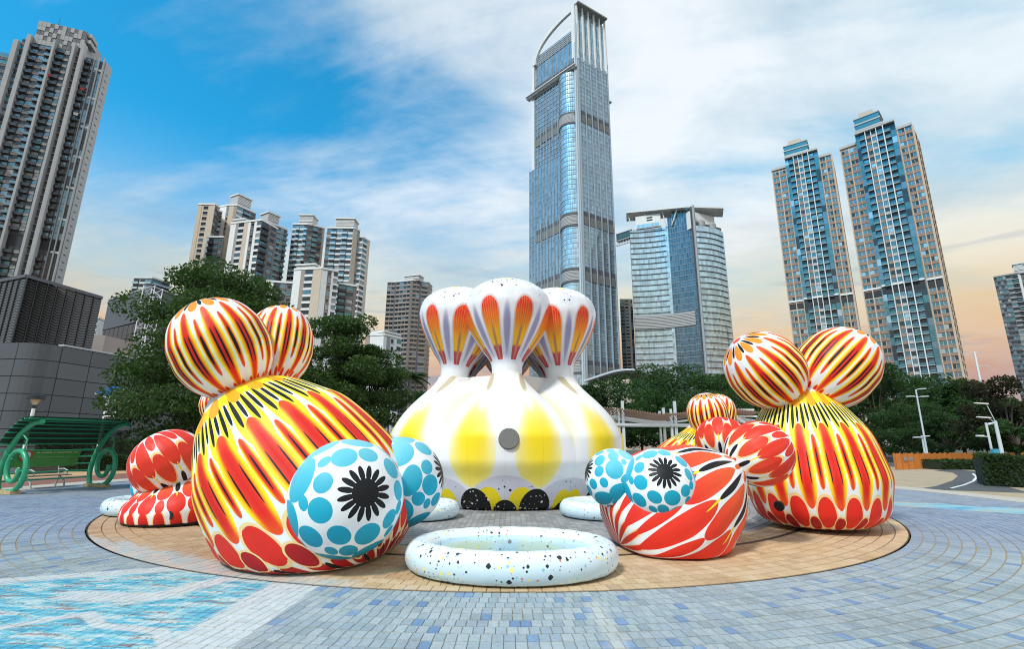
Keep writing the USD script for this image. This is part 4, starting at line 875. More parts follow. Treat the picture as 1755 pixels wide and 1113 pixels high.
def curtain(T, part, mat, pts, z0, z1):
    """Sheet of curtain wall along a plan line, with st in metres; each panel plane carries its own material grid."""
    pts = np.asarray(pts, float); d = np.concatenate([[0], np.cumsum(np.linalg.norm(np.diff(pts, axis=0), axis=1))]); n = len(pts)
    v = np.vstack([np.c_[pts, np.full(n, z0)], np.c_[pts, np.full(n, z1)]]); i = np.arange(n - 1)
    obj(part, (v, np.stack([i, i + 1, i + n + 1, i + n], 1)), mat, T.th, True, np.vstack([np.c_[d, np.full(n, z0)], np.c_[d, np.full(n, z1)]]))
def arc(P, Q, bulge, n=16):
    P, Q = np.asarray(P, float), np.asarray(Q, float); t = np.linspace(0, 1, n); nn = np.array([(Q - P)[1], -(Q - P)[0]]); return P + np.outer(t, Q - P) + np.outer(4 * t * (1 - t) * bulge, nn / np.linalg.norm(nn))
def slab_arc(mb, pts, z0, z1, d):
    """A ledge that follows a plan line, standing d proud of it."""
    pts = np.asarray(pts, float); t = np.gradient(pts, axis=0); t /= np.linalg.norm(t, axis=1, keepdims=True); nn = np.stack([t[:, 1], -t[:, 0]], 1); o = pts + nn * d; b = pts - nn * 0.15
    for k in range(len(pts) - 1):
        q = [o[k], o[k + 1], b[k + 1], b[k]]; mb.hexa([(*p, z0) for p in q] + [(*p, z1) for p in q])

def centre_tower():
    T = Tower('skyscraper', 'tallest building, blue glass skyscraper with an arched top and rounded corner', 'skyscraper')
    B, _ = corner(988, 5, 300); A, _ = corner(908, 250, 336); C, _ = corner(1037, 35, 316)
    z = lambda y: at(985, y, 300)[2]
    zroof, zsh = z(100), z(248)
    L, Rr = Face(A, B), Face(B, C)
    # lower body is wider at the left; the upper body steps in
    Au = L.pt(L.L * 0.10, -0.15); Aw = L.pt(-L.L * 0.04, 0.0)
    T.mb('core', 'slate_wall').prism(footprint([A + (B - A) * 0.02 - L.n * 0.3, B - L.n * 0.3 - Rr.n * 0.3, C - Rr.n * 0.3], 42), 0, zsh)
    T.mb('core', 'slate_wall').prism(footprint([Au - L.n * 0.9, B - L.n * 1.7 - Rr.n * 0.3, C - Rr.n * 0.3], 38), zsh, z(95))
    curtain(T, 'glazing', 'curtain_wall_blue', [A, L.pt(L.L * 0.62, 0)], 0, zsh); curtain(T, 'glazing', 'curtain_wall_blue', [Au, L.pt(L.L * 0.62, -0.15)], zsh, z(112))
    cp = L.pt(L.L * 0.62, 0.0); cq = B - L.t * 3.2
    arcp = arc(cp, cq, 4.2, 20)
    curtain(T, 'corner_glazing', 'curtain_wall_pale', arcp, 0, z(118))
    ledge = T.mb('floor_ledge', 'galvanised')
    for k in range(int(z(118) / 3.6)): slab_arc(ledge, arcp[::2], k * 3.6 + 3.2, k * 3.6 + 3.45, 0.28)
    curtain(T, 'glazing', 'curtain_wall_blue', [B, C], 0, z(95))
    # vertical fins on the left wall
    for k in range(11):
        a = L.L * 0.62 * k / 10; T.box(L, 'fin', 'steel_blue', a - 0.14, a + 0.14, 0, zsh if a < L.L * 0.12 else z(112), -1.2, 0.5)
    # corner pier and the ribs of the right wall
    T.box(L, 'corner_pier', 'galvanised', L.L - 2.9, L.L - 1.6, 0, z(70), -1.0, 1.0); T.box(L, 'corner_pier', 'steel', L.L - 1.4, L.L - 0.2, 0, z(40), -1.0, 0.8)
    for k in range(6):
        a = 0.3 + (Rr.L - 0.6) * k / 5.0
        T.box(Rr, 'rib', 'steel_blue', a - 0.35, a + 0.1, 0, z(84), -0.4, 0.9); T.box(Rr, 'rib', 'steel', a + 0.18, a + 0.45, 0, z(84), -0.4, 0.6)
    # horizontal floor lines on both walls
    fl = T.mb('floor_line', 'steel')
    for k in range(int(z(100) / 3.6)):
        zz = k * 3.6 + 3.3; fl.hexa(Rr.hexa(0.4, Rr.L - 0.4, zz, zz + 0.3, -0.1, 0.14))
        if zz < z(115): fl.hexa(L.hexa(0.2 if zz < zsh else L.L * 0.11, L.L * 0.62, zz, zz + 0.3, -0.9, 0.12))
    # plant floors with louvres
    for y, h in ((197, 9.0), (372, 9.5), (468, 9.5), (628, 8.0)):
        zz = z(y) - h / 2
        for k in range(5):
            a0, a1 = 0.3 + (Rr.L - 0.6) * k / 5 + 0.7, 0.3 + (Rr.L - 0.6) * (k + 1) / 5 - 0.6
            if k == 0 and y == 197: pass
            T.box(Rr, 'louvre_bay', 'slate_wall', a0, a1, zz, zz + h, -0.1, 0.2)
            for q in range(8): T.box(Rr, 'louvre', 'grey_wall', a0 + 0.1, a1 - 0.1, zz + h * (q + 0.15) / 13, zz + h * (q + 0.75) / 13, 0.1, 0.45)
        for k in range(4):
            a0, a1 = L.L * (0.14 + 0.12 * k), L.L * (0.14 + 0.12 * k) + L.L * 0.095
            zz2 = zz - 1.0 * (3 - k) * 0.4
            T.box(L, 'louvre_bay', 'slate_wall', a0, a1, zz2, zz2 + h, -0.9, 0.25)
            for q in range(8): T.box(L, 'louvre', 'grey_wall', a0 + 0.1, a1 - 0.1, zz2 + h * (q + 0.15) / 13, zz2 + h * (q + 0.75) / 13, 0.1, 0.5)
            T.box(L, 'fin', 'steel_blue', a1 + L.L * 0.005, a1 + L.L * 0.018, zz2 - 4, zz2 + h + 4, -0.9, 1.0)
        slab_arc(T.mb('louvre_bay', 'slate_wall'), arcp, zz + h * 0.8, zz + h, 0.5); slab_arc(T.mb('louvre_bay', 'slate_wall'), arcp, zz - 0.5, zz + 0.8, 0.5)
        for q in range(7): slab_arc(T.mb('louvre', 'light_grey_wall'), arcp[::2], zz + 0.9 + q * 0.95, zz + 1.5 + q * 0.95, 0.6)
    # canopy round the rounded corner and its bracket at the other end
    zc = z(98)
    for d0, d1, h0, h1 in ((0.0, 3.6, 0.0, 0.6), (0.0, 2.4, -1.3, 0.0)):
        T.box(L, 'canopy', 'white_wall', -1.5, L.L - 0.3, z(100) - 6 + h0, z(100) - 6 + h1, d0 - 1, d1)
    T.box(Rr, 'canopy', 'white_wall', Rr.L - 0.2, Rr.L + 4.2, z(100) - 22, z(100) - 21.2, -9, -0.5)
    T.box(L, 'canopy_strip', 'grey_wall', 4, L.L * 0.6, z(100) - 9.2, z(100) - 7.4, -0.9, 0.9)
    # upper block below the arch
    zt, zb = z(6), at(918, 112, 332)[2]; arch_a = lambda t: L.L * 0.07 + (L.L * 0.88) * (1 - math.cos(t * PI / 2)); arch_h = lambda t: zb + (zt - zb) * math.sin(t * PI / 2) ** 0.92
    top_pts = [(arch_a(t), min(arch_h(t) - 2.5, z(40))) for t in np.linspace(0.12, 1.0, 15)]; ub = T.mb('upper_block', 'slate_wall'); gpn = []
    for (a0, h0), (a1, h1) in zip(top_pts[:-1], top_pts[1:]):
        q = [L.pt(a0, -2.2), L.pt(a1, -2.2), L.pt(a1, -20), L.pt(a0, -20)]; zz = (h0, h1, h1, h0); ub.hexa([(*p, z(112)) for p in q] + [(*p, h_) for p, h_ in zip(q, zz)])
    v = np.array([(*L.pt(a, -1.9), z(112)) for a, h_ in top_pts] + [(*L.pt(a, -1.9), h_) for a, h_ in top_pts]); m_ = len(top_pts); i_ = np.arange(m_ - 1)
    obj('glazing', (v, np.stack([i_, i_ + 1, i_ + m_ + 1, i_ + m_], 1)), 'curtain_wall_blue', T.th, True, np.array([(a, z(112)) for a, h_ in top_pts] + [(a, h_) for a, h_ in top_pts]))
    for a, h_ in top_pts[2:]: T.box(L, 'fin', 'steel_blue', a, a + 0.3, z(112), h_ - 0.5, -1.9, -1.3)
    for k in range(7):
        zz = z(58) + k * 1.7; a0 = min([a for a, h_ in top_pts if h_ > zz + 1.2] or [L.L * 0.9]); T.box(L, 'louvre', 'steel', a0, L.L * 0.95, zz, zz + 0.8, -1.95, -1.4)
    # the arch: from the left edge up to the corner crest
    mb = T.mb('arch', 'white_wall'); nn = 26; last = None
    for k in range(nn + 1):
        t = k / nn; a = L.L * 0.07 + (L.L * 0.945 - L.L * 0.07) * math.sin(t * PI / 2) ** 1.0 * 1.0; a = L.L * 0.07 + (L.L * 0.88) * (1 - math.cos(t * PI / 2)); h = zb + (zt - zb) * math.sin(t * PI / 2) ** 0.92
        cur = (a, h)
        if last:
            (a0, h0), (a1, h1) = last, cur; th_ = 3.6
            dx, dz = a1 - a0, h1 - h0; l = math.hypot(dx, dz); ox, oz = dz / l * th_, -dx / l * th_
            q = [(a0, h0), (a1, h1), (a1 + ox, h1 + oz), (a0 + ox, h0 + oz)]
            mb.hexa([(*L.pt(x, -1.4), y) for x, y in q] + [(*L.pt(x, 0.6), y) for x, y in q])
        last = cur
    T.box(L, 'arch_leg', 'white_wall', L.L * 0.05, L.L * 0.10, zsh, zb + 1, -2.5, 0.2)
    T.box(L, 'arch_leg', 'white_wall', L.L * 0.90, L.L * 0.965, z(95), zt + 1.5, -2.2, 0.8)
    # open crown on the right: sloping roof on raked columns
    mb = T.mb('roof_slab', 'grey_wall'); za, zb2 = zt + 1.0, at(1037, 36, 316)[2] + 1.5
    q = [Rr.pt(-0.5, 2.2), Rr.pt(Rr.L + 0.4, 2.2), Rr.pt(Rr.L + 0.4, -7), Rr.pt(-0.5, -7)]
    mb.hexa([(*p, zq) for p, zq in zip(q, (za - 1.2, zb2 - 1.2, zb2 - 1.2, za - 1.2))] + [(*p, zq) for p, zq in zip(q, (za, zb2, zb2, za))])
    for k in range(6):
        a = 0.3 + (Rr.L - 0.6) * k / 5; zz = za + (zb2 - za) * (a / Rr.L) - 1.2
        b0, b1 = Rr.hexa(a - 0.6, a + 0.5, z(84) - 8, z(84) - 8, -0.5, 0.9)[:4], Rr.hexa(a - 0.5, a + 0.5, zz, zz, -1.4, -0.2)[:4]; T.mb('crown_column', 'white_wall').hexa(b0 + b1)
    curtain(T, 'glazing', 'curtain_wall_pale', [Rr.pt(0.5, -2.6), Rr.pt(Rr.L, -2.6)], z(100), zb2 - 4)
    T.done(0)
centre_tower()

def glass_block():
    T = Tower('office_tower', 'broad curved blue glass office building under a thin sloping white roof', 'office building')
    P0, z0 = corner(1079, 388, 306); P1, z1 = corner(1150, 372, 296); P2, _ = corner(1183, 360, 291); P3, _ = corner(1192, 385, 286); P4, z4 = corner(1238, 385, 296)
    zl = at(1100, 392, 303)[2]; zr = at(1200, 388, 287)[2]
    c1 = arc(P0, P2, -3.2, 22); c2 = arc(P3, P4, 2.2, 16)
    T.mb('core', 'slate_wall').prism(np.vstack([c1[::3] - [0, -1.0] + 0, footprint([c1[-1] + [0, 1.0], P3 + [0, 1.0], P4 + [-0.6, 1.0]], 24)[1:3], footprint([P0, P4], 34)[2:]]), 0, zl - 2)
    k = 13
    curtain(T, 'glazing', 'curtain_wall_pale', c1[:k + 1], 0, zl); curtain(T, 'glazing', 'curtain_wall_dark', c1[k:], 0, zl + 6); curtain(T, 'glazing', 'curtain_wall_dark', [P2, P3], 0, zl + 8); curtain(T, 'glazing', 'curtain_wall_pale', c2, 0, zr)
    F = Face(P2, P3); T.box(F, 'groove_pier', 'slate_wall', F.L * 0.3, F.L * 0.5, 0, zl + 9, -0.5, 1.0); T.box(F, 'groove_pier', 'steel', F.L * 0.72, F.L * 0.92, 0, zl + 9, -0.5, 0.9)
    led, led2 = T.mb('floor_ledge', 'slate_wall'), T.mb('floor_ledge', 'galvanised')
    for q in range(int(zl / 3.75)): slab_arc(led, c1[:k + 1:2], q * 3.75 + 3.2, q * 3.75 + 3.5, 0.55); slab_arc(led2, c1[k::2], q * 3.75 + 3.3, q * 3.75 + 3.42, 0.2)
    for q in range(int(zr / 3.75)): slab_arc(led, c2[::2], q * 3.75 + 3.2, q * 3.75 + 3.5, 0.55)
    zz = at(1120, 550, 300)[2]
    for q in range(9): slab_arc(T.mb('louvre', 'light_grey_wall'), c1[::2], zz - 4.2 + q * 0.95, zz - 3.65 + q * 0.95, 0.75)
    slab_arc(T.mb('louvre_bay', 'grey_wall'), c1[::2], zz - 4.6, zz + 4.6, 0.35)
    # top: white penthouse wall, glass strip, plant drums, sloping roof
    W = Face(P0, P1); ztop = at(1110, 372, 302)[2] + 10
    T.box(W, 'penthouse_wall', 'white_wall', W.L * 0.15, W.L * 0.75, zl + 0.5, zl + 9.5, -3.0, -0.8)
    for q in range(2): T.box(W, 'penthouse_window', 'glass_dark', W.L * 0.42, W.L * 0.56, zl + 5.2 + q * 1.8, zl + 6.2 + q * 1.8, -0.9, -0.7)
    for q in range(5): T.box(W, 'penthouse_window', 'glass_pale', W.L * (0.17 + q * 0.11), W.L * (0.27 + q * 0.11), zl + 0.8, zl + 3.4, -0.9, -0.7)
    V = Face(P1, P2)
    T.box(V, 'penthouse_glass', 'glass_teal', 0.0, V.L, zl, zl + 11, -4.0, -2.4)
    for q in range(6): T.box(V, 'mullion', 'steel', V.L * q / 6, V.L * q / 6 + 0.3, zl, zl + 11, -2.4, -2.1)
    Z = Face(P3, P4); T.box(Z, 'penthouse_wall', 'white_wall', 0.3, Z.L * 0.9, zr, zr + 12, -8, -4)
    for q in (0.12, 0.52):
        c = Z.pt(Z.L * (q + 0.15), -1.9); T.mb('plant_drum', 'grey_wall').lathe([(0, zr), (2.6, zr), (2.6, zr + 4.5), (2.0, zr + 5.4), (0, zr + 5.4)], 18, (*c, 0.0))
        for h in range(5): T.mb('drum_ring', 'galvanised').lathe([(2.6, zr + 0.7 + h * 0.8), (2.75, zr + 0.7 + h * 0.8), (2.75, zr + 1.0 + h * 0.8), (2.6, zr + 1.0 + h * 0.8)], 18, (*c, 0.0))
    roof = T.mb('roof', 'white_wall'); a = [at(1073, 363, 306), at(1176, 353, 290), at(1240, 355, 292)]; 
    for p, q in ((a[0], a[1]), (a[1], a[2])):
        aw = np.array([p[0], p[1]]) ; aw = aw / np.linalg.norm(aw) * 16
        v = [(p[0], p[1], p[2]), (q[0], q[1], q[2]), (q[0] + aw[0], q[1] + aw[1], q[2] + 1), (p[0] + aw[0], p[1] + aw[1], p[2] + 1)]
        roof.hexa([(x, y, h - 0.9) for x, y, h in v] + v)
    for q in (0.02, 0.3, 0.6, 0.9):
        p = a[0] + (a[1] - a[0]) * q; b = W.pt(min(W.L, W.L * 1.4 * q + 1.0), -1.5); T.mb('strut', 'white_wall').tube([(b[0], b[1], zl), (p[0] + (b[0] - p[0]) * 0.3, p[1] + 2.5, p[2] - 0.9)], 0.35, 6)
    T.done(0)
    # sky bridge between the two
    br = Tower('sky_bridge', 'steel truss bridge high between the skyscraper and the curved glass block', 'bridge')
    p, q = at(1056, 412, 318), at(1084, 412, 309); F = Face(p, q); zz = p[2]
    br.box(F, 'deck', 'steel', 0, F.L, zz - 1.0, zz - 0.4, -4, 0); br.box(F, 'glass_wall', 'glass_teal', 0, F.L, zz + 0.2, zz + 4.2, -3.6, -0.4); br.box(F, 'roof', 'galvanised', 0, F.L, zz + 4.3, zz + 4.7, -4, 0); br.box(F, 'bottom_chord', 'steel', 0, F.L, zz - 4.6, zz - 4.2, -0.6, 0)
    for k in range(6):
        a0, a1 = F.L * k / 6, F.L * (k + 1) / 6
        br.mb('truss', 'steel').tube([(*F.pt(a0, -0.3), zz - 4.4), (*F.pt((a0 + a1) / 2, -0.3), zz - 0.8), (*F.pt(a1, -0.3), zz - 4.4)], 0.2, 5)
    br.done(0)
glass_block()

def block(label, cols, depth, zspec=None, skip=(), gl=GL_RES, fh=3.0, crown=None, wall='taupe_wall', name='apartment_block', singles=0, cat='apartment building'):
    """An apartment building from its visible walls. cols: list of (left corner, right corner, spec), corner = (px, py, Y)."""
    T = Tower(name, label, cat); pts = []
    zt = max(at(*c)[2] for a, b, s in cols for c in (a, b)); zt = float(np.mean([at(*c)[2] for a, b, s in cols for c in (a, b)]))
    for k, (a, b, s) in enumerate(cols):
        P, Q = at(*a)[:2], at(*b)[:2]
        if not pts: pts.append(P)
        pts.append(Q)
    T.mb('wall', wall).prism(footprint(pts, depth), 0, zt)
    for (p, q), (a, b, s) in zip(zip(pts[:-1], pts[1:]), cols):
        f = Face(p, q); bays(T, f, s, 0, zt - 0.4, fh, gl, skip); T.box(f, 'parapet', 'white_wall' if wall != 'slate_wall' else 'grey_wall', 0.0, f.L, zt - 0.2, zt + 0.7, -0.4, 0.35)
    if crown:
        f = Face(pts[crown[0]], pts[crown[0] + 1]); a0, a1, h = f.L * crown[1], f.L * crown[2], crown[3]
        q = [f.pt(a0, -0.6), f.pt(a1, -0.6), f.pt(a1, -7), f.pt(a0, -7)]; T.mb('roof_block', 'light_grey_wall').prism(q, zt, zt + h)
        for k in range(5): T.box(f, 'roof_louvre', 'white_wall', a0, a1, zt + h * (0.35 + k * 0.13), zt + h * (0.42 + k * 0.13), -0.7, -0.3)
        T.mb('roof_cap', 'white_wall').prism([f.pt(a0 - 0.5, 0.2), f.pt(a1 + 0.5, 0.2), f.pt(a1 + 0.5, -7.5), f.pt(a0 - 0.5, -7.5)], zt + h + 0.02, zt + h + 0.7)
    T.done(singles)
def mid_cluster():
    W, S = 'white_wall', 'solid'
    block('slim tan tower, leftmost of the pale residential cluster behind the trees', [((340, 351, 236), (369, 352, 236), [(S, 0.5, 'cream_wall'), ('punch', 1.0, '', 1), (S, 0.6, 'cream_wall')]), ((369, 352, 236), (377, 355, 240), [('win', 1, '', 'dark_brown_wall', 1), ('win', 1, '', 'dark_brown_wall', 1)])], 12, wall='cream_wall')
    block('dark brown tower wing standing right behind the slim tan tower', [((374, 361, 246), (396, 368, 250), [('win', 1, '', 'dark_brown_wall', 1), (S, 0.5, 'brown_wall'), ('win', 1, '', 'dark_brown_wall', 1)])], 12, wall='brown_wall')
    block('tallest white and tan tower with louvred roof in the left cluster', [((378, 352, 248), (394, 350, 246), [(S, 1.3, W), ('punch', 0.5, '', 1)]), ((394, 350, 246), (407, 353, 246), [(S, 0.8, 'cream_wall'), (S, 0.5, 'taupe_wall')]), ((407, 353, 246), (438, 372, 256), [('win', 1, '', W, 1), ('balc', 1.3, 'slate_wall', 'grey_wall', 'glass_blue'), ('win', 1, '', 'slate_wall', 1)])], 12, crown=(2, 0.0, 0.7, 6.5), wall='taupe_wall')
    block('brown balcony block with a white edge strip, low in the left cluster', [((354, 409, 226), (384, 405, 226), [(S, 0.45, W), ('balc', 1.0, 'slate_wall', 'dark_brown_wall', 'dark_metal'), ('win', 0.8, '', 'brown_wall', 1), ('punch', 0.8, '', 1)])], 10, wall='brown_wall')
    block('white front block with louvred top corners and a grid of small windows', [((396, 385, 216), (449, 378, 212), [(S, 0.9, W), (S, 0.45, 'grey_wall'), ('win', 0.9, '', W, 1), (S, 0.7, 'cream_wall'), (S, 0.4, W), ('punch', 0.6, '', 1), (S, 0.4, W), ('win', 0.7, '', W, 1)]), ((449, 378, 212), (476, 392, 222), [('balc', 1.1, 'slate_wall', 'dark_brown_wall', 'dark_metal'), (S, 0.4, 'brown_wall'), ('win', 0.8, '', 'brown_wall', 1), (S, 0.3, 'brown_wall')])], 12, wall='brown_wall', crown=(0, 0.06, 0.4, 1.6))
    block('pale tower with stacked glass balconies behind the white front block', [((459, 382, 236), (493, 394, 246), [('balc', 1, 'slate_wall', W, 'glass_pale'), ('win', 1, '', W, 1), ('balc', 1, 'slate_wall', W, 'glass_teal'), ('win', 0.8, '', 'taupe_wall', 1), ('balc', 0.8, 'slate_wall', 'taupe_wall', 'glass_teal')])], 12, wall='taupe_wall', crown=(0, 0.0, 0.55, 5.5))
    block('left tower of the paired pale towers at mid left', [((502, 385, 250), (528, 385, 250), [('win', 1, '', W, 1), ('balc', 0.9, 'slate_wall', W, 'glass_pale'), ('win', 1, '', W, 1), ('balc', 0.9, 'slate_wall', W, 'glass_pale')]), ((528, 385, 250), (557, 391, 255), [('win', 0.9, '', 'brown_wall', 1), ('balc', 0.9, 'slate_wall', 'brown_wall', 'glass_teal'), ('win', 0.9, '', 'brown_wall', 1), (S, 0.4, 'taupe_wall')])], 12, wall='taupe_wall', crown=(0, 0.35, 1.25, 5.5))
    block('right tower of the paired pale towers at mid left', [((561, 391, 246), (606, 391, 246), [('win', 0.8, '', 'brown_wall', 1), ('balc', 1, 'slate_wall', W, 'glass_pale'), ('win', 0.9, '', W, 1), ('balc', 1, 'slate_wall', W, 'glass_pale'), ('win', 0.9, '', W, 1)]), ((606, 391, 246), (617, 398, 250), [(S, 1, 'cream_wall'), ('punch', 0.6, '', 1)])], 12, wall='taupe_wall', crown=(0, 0.3, 1.0, 5.5))
    block('narrow pale wing at the right end of the paired towers', [((611, 408, 250), (622, 408, 250), [(S, 0.3, 'dark_brown_wall'), ('win', 1, '', W, 1)]), ((622, 408, 250), (634, 412, 256), [('win', 1, '', W, 1), (S, 0.6, 'cream_wall')])], 12, wall='cream_wall')
    block('low brown block with a white edge, below the paired pale towers', [((456, 488, 200), (503, 481, 202), [('punch', 0.5, '', 1), (S, 0.5, W), ('balc', 0.9, 'slate_wall', 'dark_brown_wall', 'dark_metal'), ('win', 0.8, '', 'brown_wall', 1), ('punch', 0.9, '', 1)])], 10, wall='brown_wall')
    block('low white front block with louvred head below the paired pale towers', [((504, 466, 202), (552, 461, 200), [(S, 0.8, W), (S, 0.4, 'taupe_wall'), ('win', 0.9, '', W, 1), (S, 0.9, 'cream_wall')]), ((552, 461, 200), (580, 463, 204), [(S, 0.8, W), ('punch', 0.6, '', 1), (S, 0.3, W), ('win', 0.6, '', W, 1)])], 12, wall='taupe_wall', crown=(0, 0.05, 0.72, 2.0))
    block('brown balcony wing right of the low white front block', [((580, 488, 206), (612, 490, 210), [('balc', 1, 'slate_wall', 'dark_brown_wall', 'dark_metal'), ('win', 0.9, '', 'brown_wall', 1), (S, 0.4, 'brown_wall')])], 10, wall='brown_wall')
    block('grey brown tower full of small dark windows, left of the white flower inflatable', [((664, 486, 312), (678, 482, 312), [('win', 1, '', 'taupe_wall', 2)]), ((678, 482, 310), (708, 478, 308), [(S, 0.15, 'slate_wall'), ('win', 1, '', 'taupe_wall', 2), ('win', 1, '', 'taupe_wall', 2), (S, 0.3, 'brown_wall')]), ((708, 484, 308), (734, 485, 312), [('win', 1, '', 'taupe_wall', 2), (S, 0.2, 'slate_wall'), ('win', 1, '', 'taupe_wall', 1)]), ((734, 485, 312), (741, 490, 322), [('win', 1, '', 'taupe_wall', 2)])], 14, wall='taupe_wall', crown=(1, 0.5, 1.3, 3.2), gl=(('glass_dark', 'glass_night', 'glass_blue'), (3, 3, 1)))
    block('small white block with a grey end behind the second tree', [((626, 578, 190), (658, 571, 188), [(S, 0.5, 'taupe_wall'), (S, 1.0, W), (S, 0.3, W)]), ((658, 571, 188), (688, 586, 196), [(S, 0.4, W), (S, 0.5, 'grey_wall'), ('punch', 0.6, '', 1), (S, 0.3, W), ('win', 0.7, '', W, 1)])], 12, wall='white_wall', crown=(1, 0.05, 0.9, 1.2))
    block('pale block in the gap left of the curved glass building', [((1062, 514, 420), (1084, 514, 420), [('balc', 1, 'cream_wall', 'cream_wall', 'glass_teal'), ('win', 0.8, '', 'cream_wall', 1), (S, 0.4, 'peach_wall'), ('glass', 0.5, '')])], 14, wall='cream_wall')
    block('distant white gridded block above the dark halls at left', [((229, 481, 260), (262, 476, 260), [('balc', 1, 'slate_wall', W, 'glass_pale'), ('win', 1, '', W, 1), ('balc', 1, 'slate_wall', W, 'glass_pale')]), ((262, 476, 260), (292, 484, 270), [('balc', 1, 'slate_wall', W, 'glass_pale'), ('balc', 1, 'slate_wall', W, 'glass_pale')])], 12, wall='white_wall')
    block('small white block seen through the gap between the dark halls at left', [((147, 549, 240), (170, 546, 240), [('win', 1, '', W, 1), ('win', 1, '', W, 1), ('win', 1, '', W, 1)]), ((170, 546, 240), (183, 550, 248), [(S, 1, W)])], 12, wall='white_wall')
    block('grey apartment tower cut by the right edge of the picture', [((1704, 483, 300), (1744, 471, 292), [('win', 1, '', 'slate_wall', 2), ('win', 1, '', 'slate_wall', 2), ('win', 1, '', 'grey_wall', 1), ('balc', 1, 'slate_wall', W, 'glass_dark')]), ((1744, 471, 292), (1790, 462, 296), [(S, 0.2, W), ('win', 1, '', 'brown_wall', 2), ('win', 1, '', 'brown_wall', 2)])], 16, wall='slate_wall', crown=(0, 0.9, 1.3, 6.0))
mid_cluster()

def halls():
    """The dark windowless halls at the left edge of the plaza."""
    T = Tower('hall_building', 'dark hall clad in woven metal mesh behind the green shelter', 'hall')
    g = G(); u, v, _ = g.xyz(g.st()); z = ((u * 2.2 + v * 1.3).fr() - 0.5).ab(); w = ((v * 4.6 + g.m('sine', u * 9.0) * 0.22).fr() - 0.5).ab()
    c = g.mix(g.sm(w, 0.12, 0.3), (0.15, 0.145, 0.14), (0.03, 0.03, 0.03)); MATS['mesh_cladding'] = g.done('mesh_cladding', g.bsdf(c, 0.55, normal=g.bump(w, 0.6, 0.05)))
    c0 = at(45, 476, 36.0); d = np.array([0.17, 0.985]); far = c0[:2] + d * 6.0; lft = c0[:2] + np.array([-0.93, 0.36]) * 24
    zt = c0[2]
    T.mb('wall', 'slate_wall').prism([c0[:2] + [-0.3, 0.3], far - [0.3, 0], far + [-20, 4], lft + [0.2, 0.4]], 0, zt - 0.1)
    curtain(T, 'mesh_wall', 'mesh_cladding', [lft, c0[:2], far], 0, zt)
    f = Face(c0[:2], far); T.box(f, 'coping', 'slate_wall', 0, f.L, zt, zt + 0.25, -0.6, 0.1); f2 = Face(lft, c0[:2]); T.box(f2, 'coping', 'slate_wall', 0, f2.L, zt, zt + 0.25, -0.6, 0.1)
    # vertical folds of the cladding
    for q, n in ((f2, 30), (f, 8)):
        for k in range(n): T.box(q, 'cladding_rib', 'dark_metal', q.L * k / n, q.L * k / n + 0.06, 0, zt, -0.05, 0.10)
    T.done(0)
    T = Tower('panel_building', 'low grey metal panelled building with rounded corner and dark doorways', 'building')
    a = at(66, 586, 33.0); p0 = a[:2]; zt = a[2]; L = 17.0; d = np.array([0.17, 0.985]); 
    back = np.array([-0.985, 0.17]); R = 1.6; cen = p0 + d * R + back * R
    rows, cols = 7, 8; f = Face(p0 + d * R, p0 + d * (R + L))
    ang = np.linspace(0, PI / 2, 9); pts = [cen + R * (-back * math.sin(x) - d * math.cos(x)) for x in ang]
    poly = [p0 + back * 12 , *[cen + (R - 0.06) * (-back * math.sin(x) - d * math.cos(x)) for x in ang], f.pt(L, -0.06), f.pt(L, -12)]
    T.mb('wall', 'slate_wall').prism(poly, 0, zt - 0.05)
    MATS_ = ('panel_grey', 'panel_grey_light'); h = zt / rows
    g0 = Face(p0 + back * 12, p0 + back * R)
    for i in range(rows):
        for j in range(cols):
            w = L / cols; z0_, z1_ = i * h + 0.025, (i + 1) * h - 0.025
            if i < 2 and j in (2, 4, 5, 6): continue
            obj('panel', MB().hexa(f.hexa(j * w + 0.025, (j + 1) * w - 0.025, z0_, z1_, -0.05, 0.03 + RNG.uniform(0, 0.008))), MATS_[int(RNG.rand() < 0.4)], T.th)
        for j in range(4): obj('panel', MB().hexa(g0.hexa(g0.L * j / 4 + 0.02, g0.L * (j + 1) / 4 - 0.02, i * h + 0.025, (i + 1) * h - 0.025, -0.05, 0.03)), 'panel_grey', T.th)
        mb = MB()
        for k in range(len(pts) - 1):
            ib = [cen + (R - 0.1) * (-back * math.sin(x) - d * math.cos(x)) for x in (ang[k], ang[k + 1])]; q = [pts[k] , pts[k + 1], ib[1], ib[0]]
            mb.hexa([(*p, i * h + 0.025) for p in q] + [(*p, (i + 1) * h - 0.025) for p in q])
        obj('corner_panel', mb, 'panel_grey', T.th)
    for j0, j1 in ((2, 3), (4, 7)):
        w = L / cols; T.box(f, 'doorway', 'dark_panel', j0 * w + 0.05, j1 * w - 0.05, 0, 2 * h - 0.05, -0.05, -0.02)
        for k in range((j1 - j0) * 3): T.box(f, 'door_bar', 'dark_metal', j0 * w + 0.05 + k * w / 3, j0 * w + 0.12 + k * w / 3, 0, 2 * h - 0.1, -0.02, 0.03)
    T.box(f, 'coping', 'steel', 0, L, zt, zt + 0.12, -0.4, 0.08)
    # small plant room and roof rail behind the parapet
    q = at(160, 575, 47); T.mb('plant_room', 'taupe_wall').prism([q[:2] + [-3.0, 0], q[:2] + [1.2, 0], q[:2] + [1.2, 4], q[:2] + [-3.0, 4]], zt - 2, q[2])
    for k in range(16): T.mb('roof_rail', 'dark_metal').tube([(*f.pt(6 + k * 0.6, -1), zt), (*f.pt(6 + k * 0.6, -1), zt + 1.3)], 0.03, 4)
    T.mb('roof_rail', 'dark_metal').tube([(*f.pt(6, -1), zt + 1.3), (*f.pt(15, -1), zt + 1.3)], 0.03, 4)
    T.done(0)
    T = Tower('hall_building', 'second dark brown hall with grey upper wall behind the left tree', 'hall')
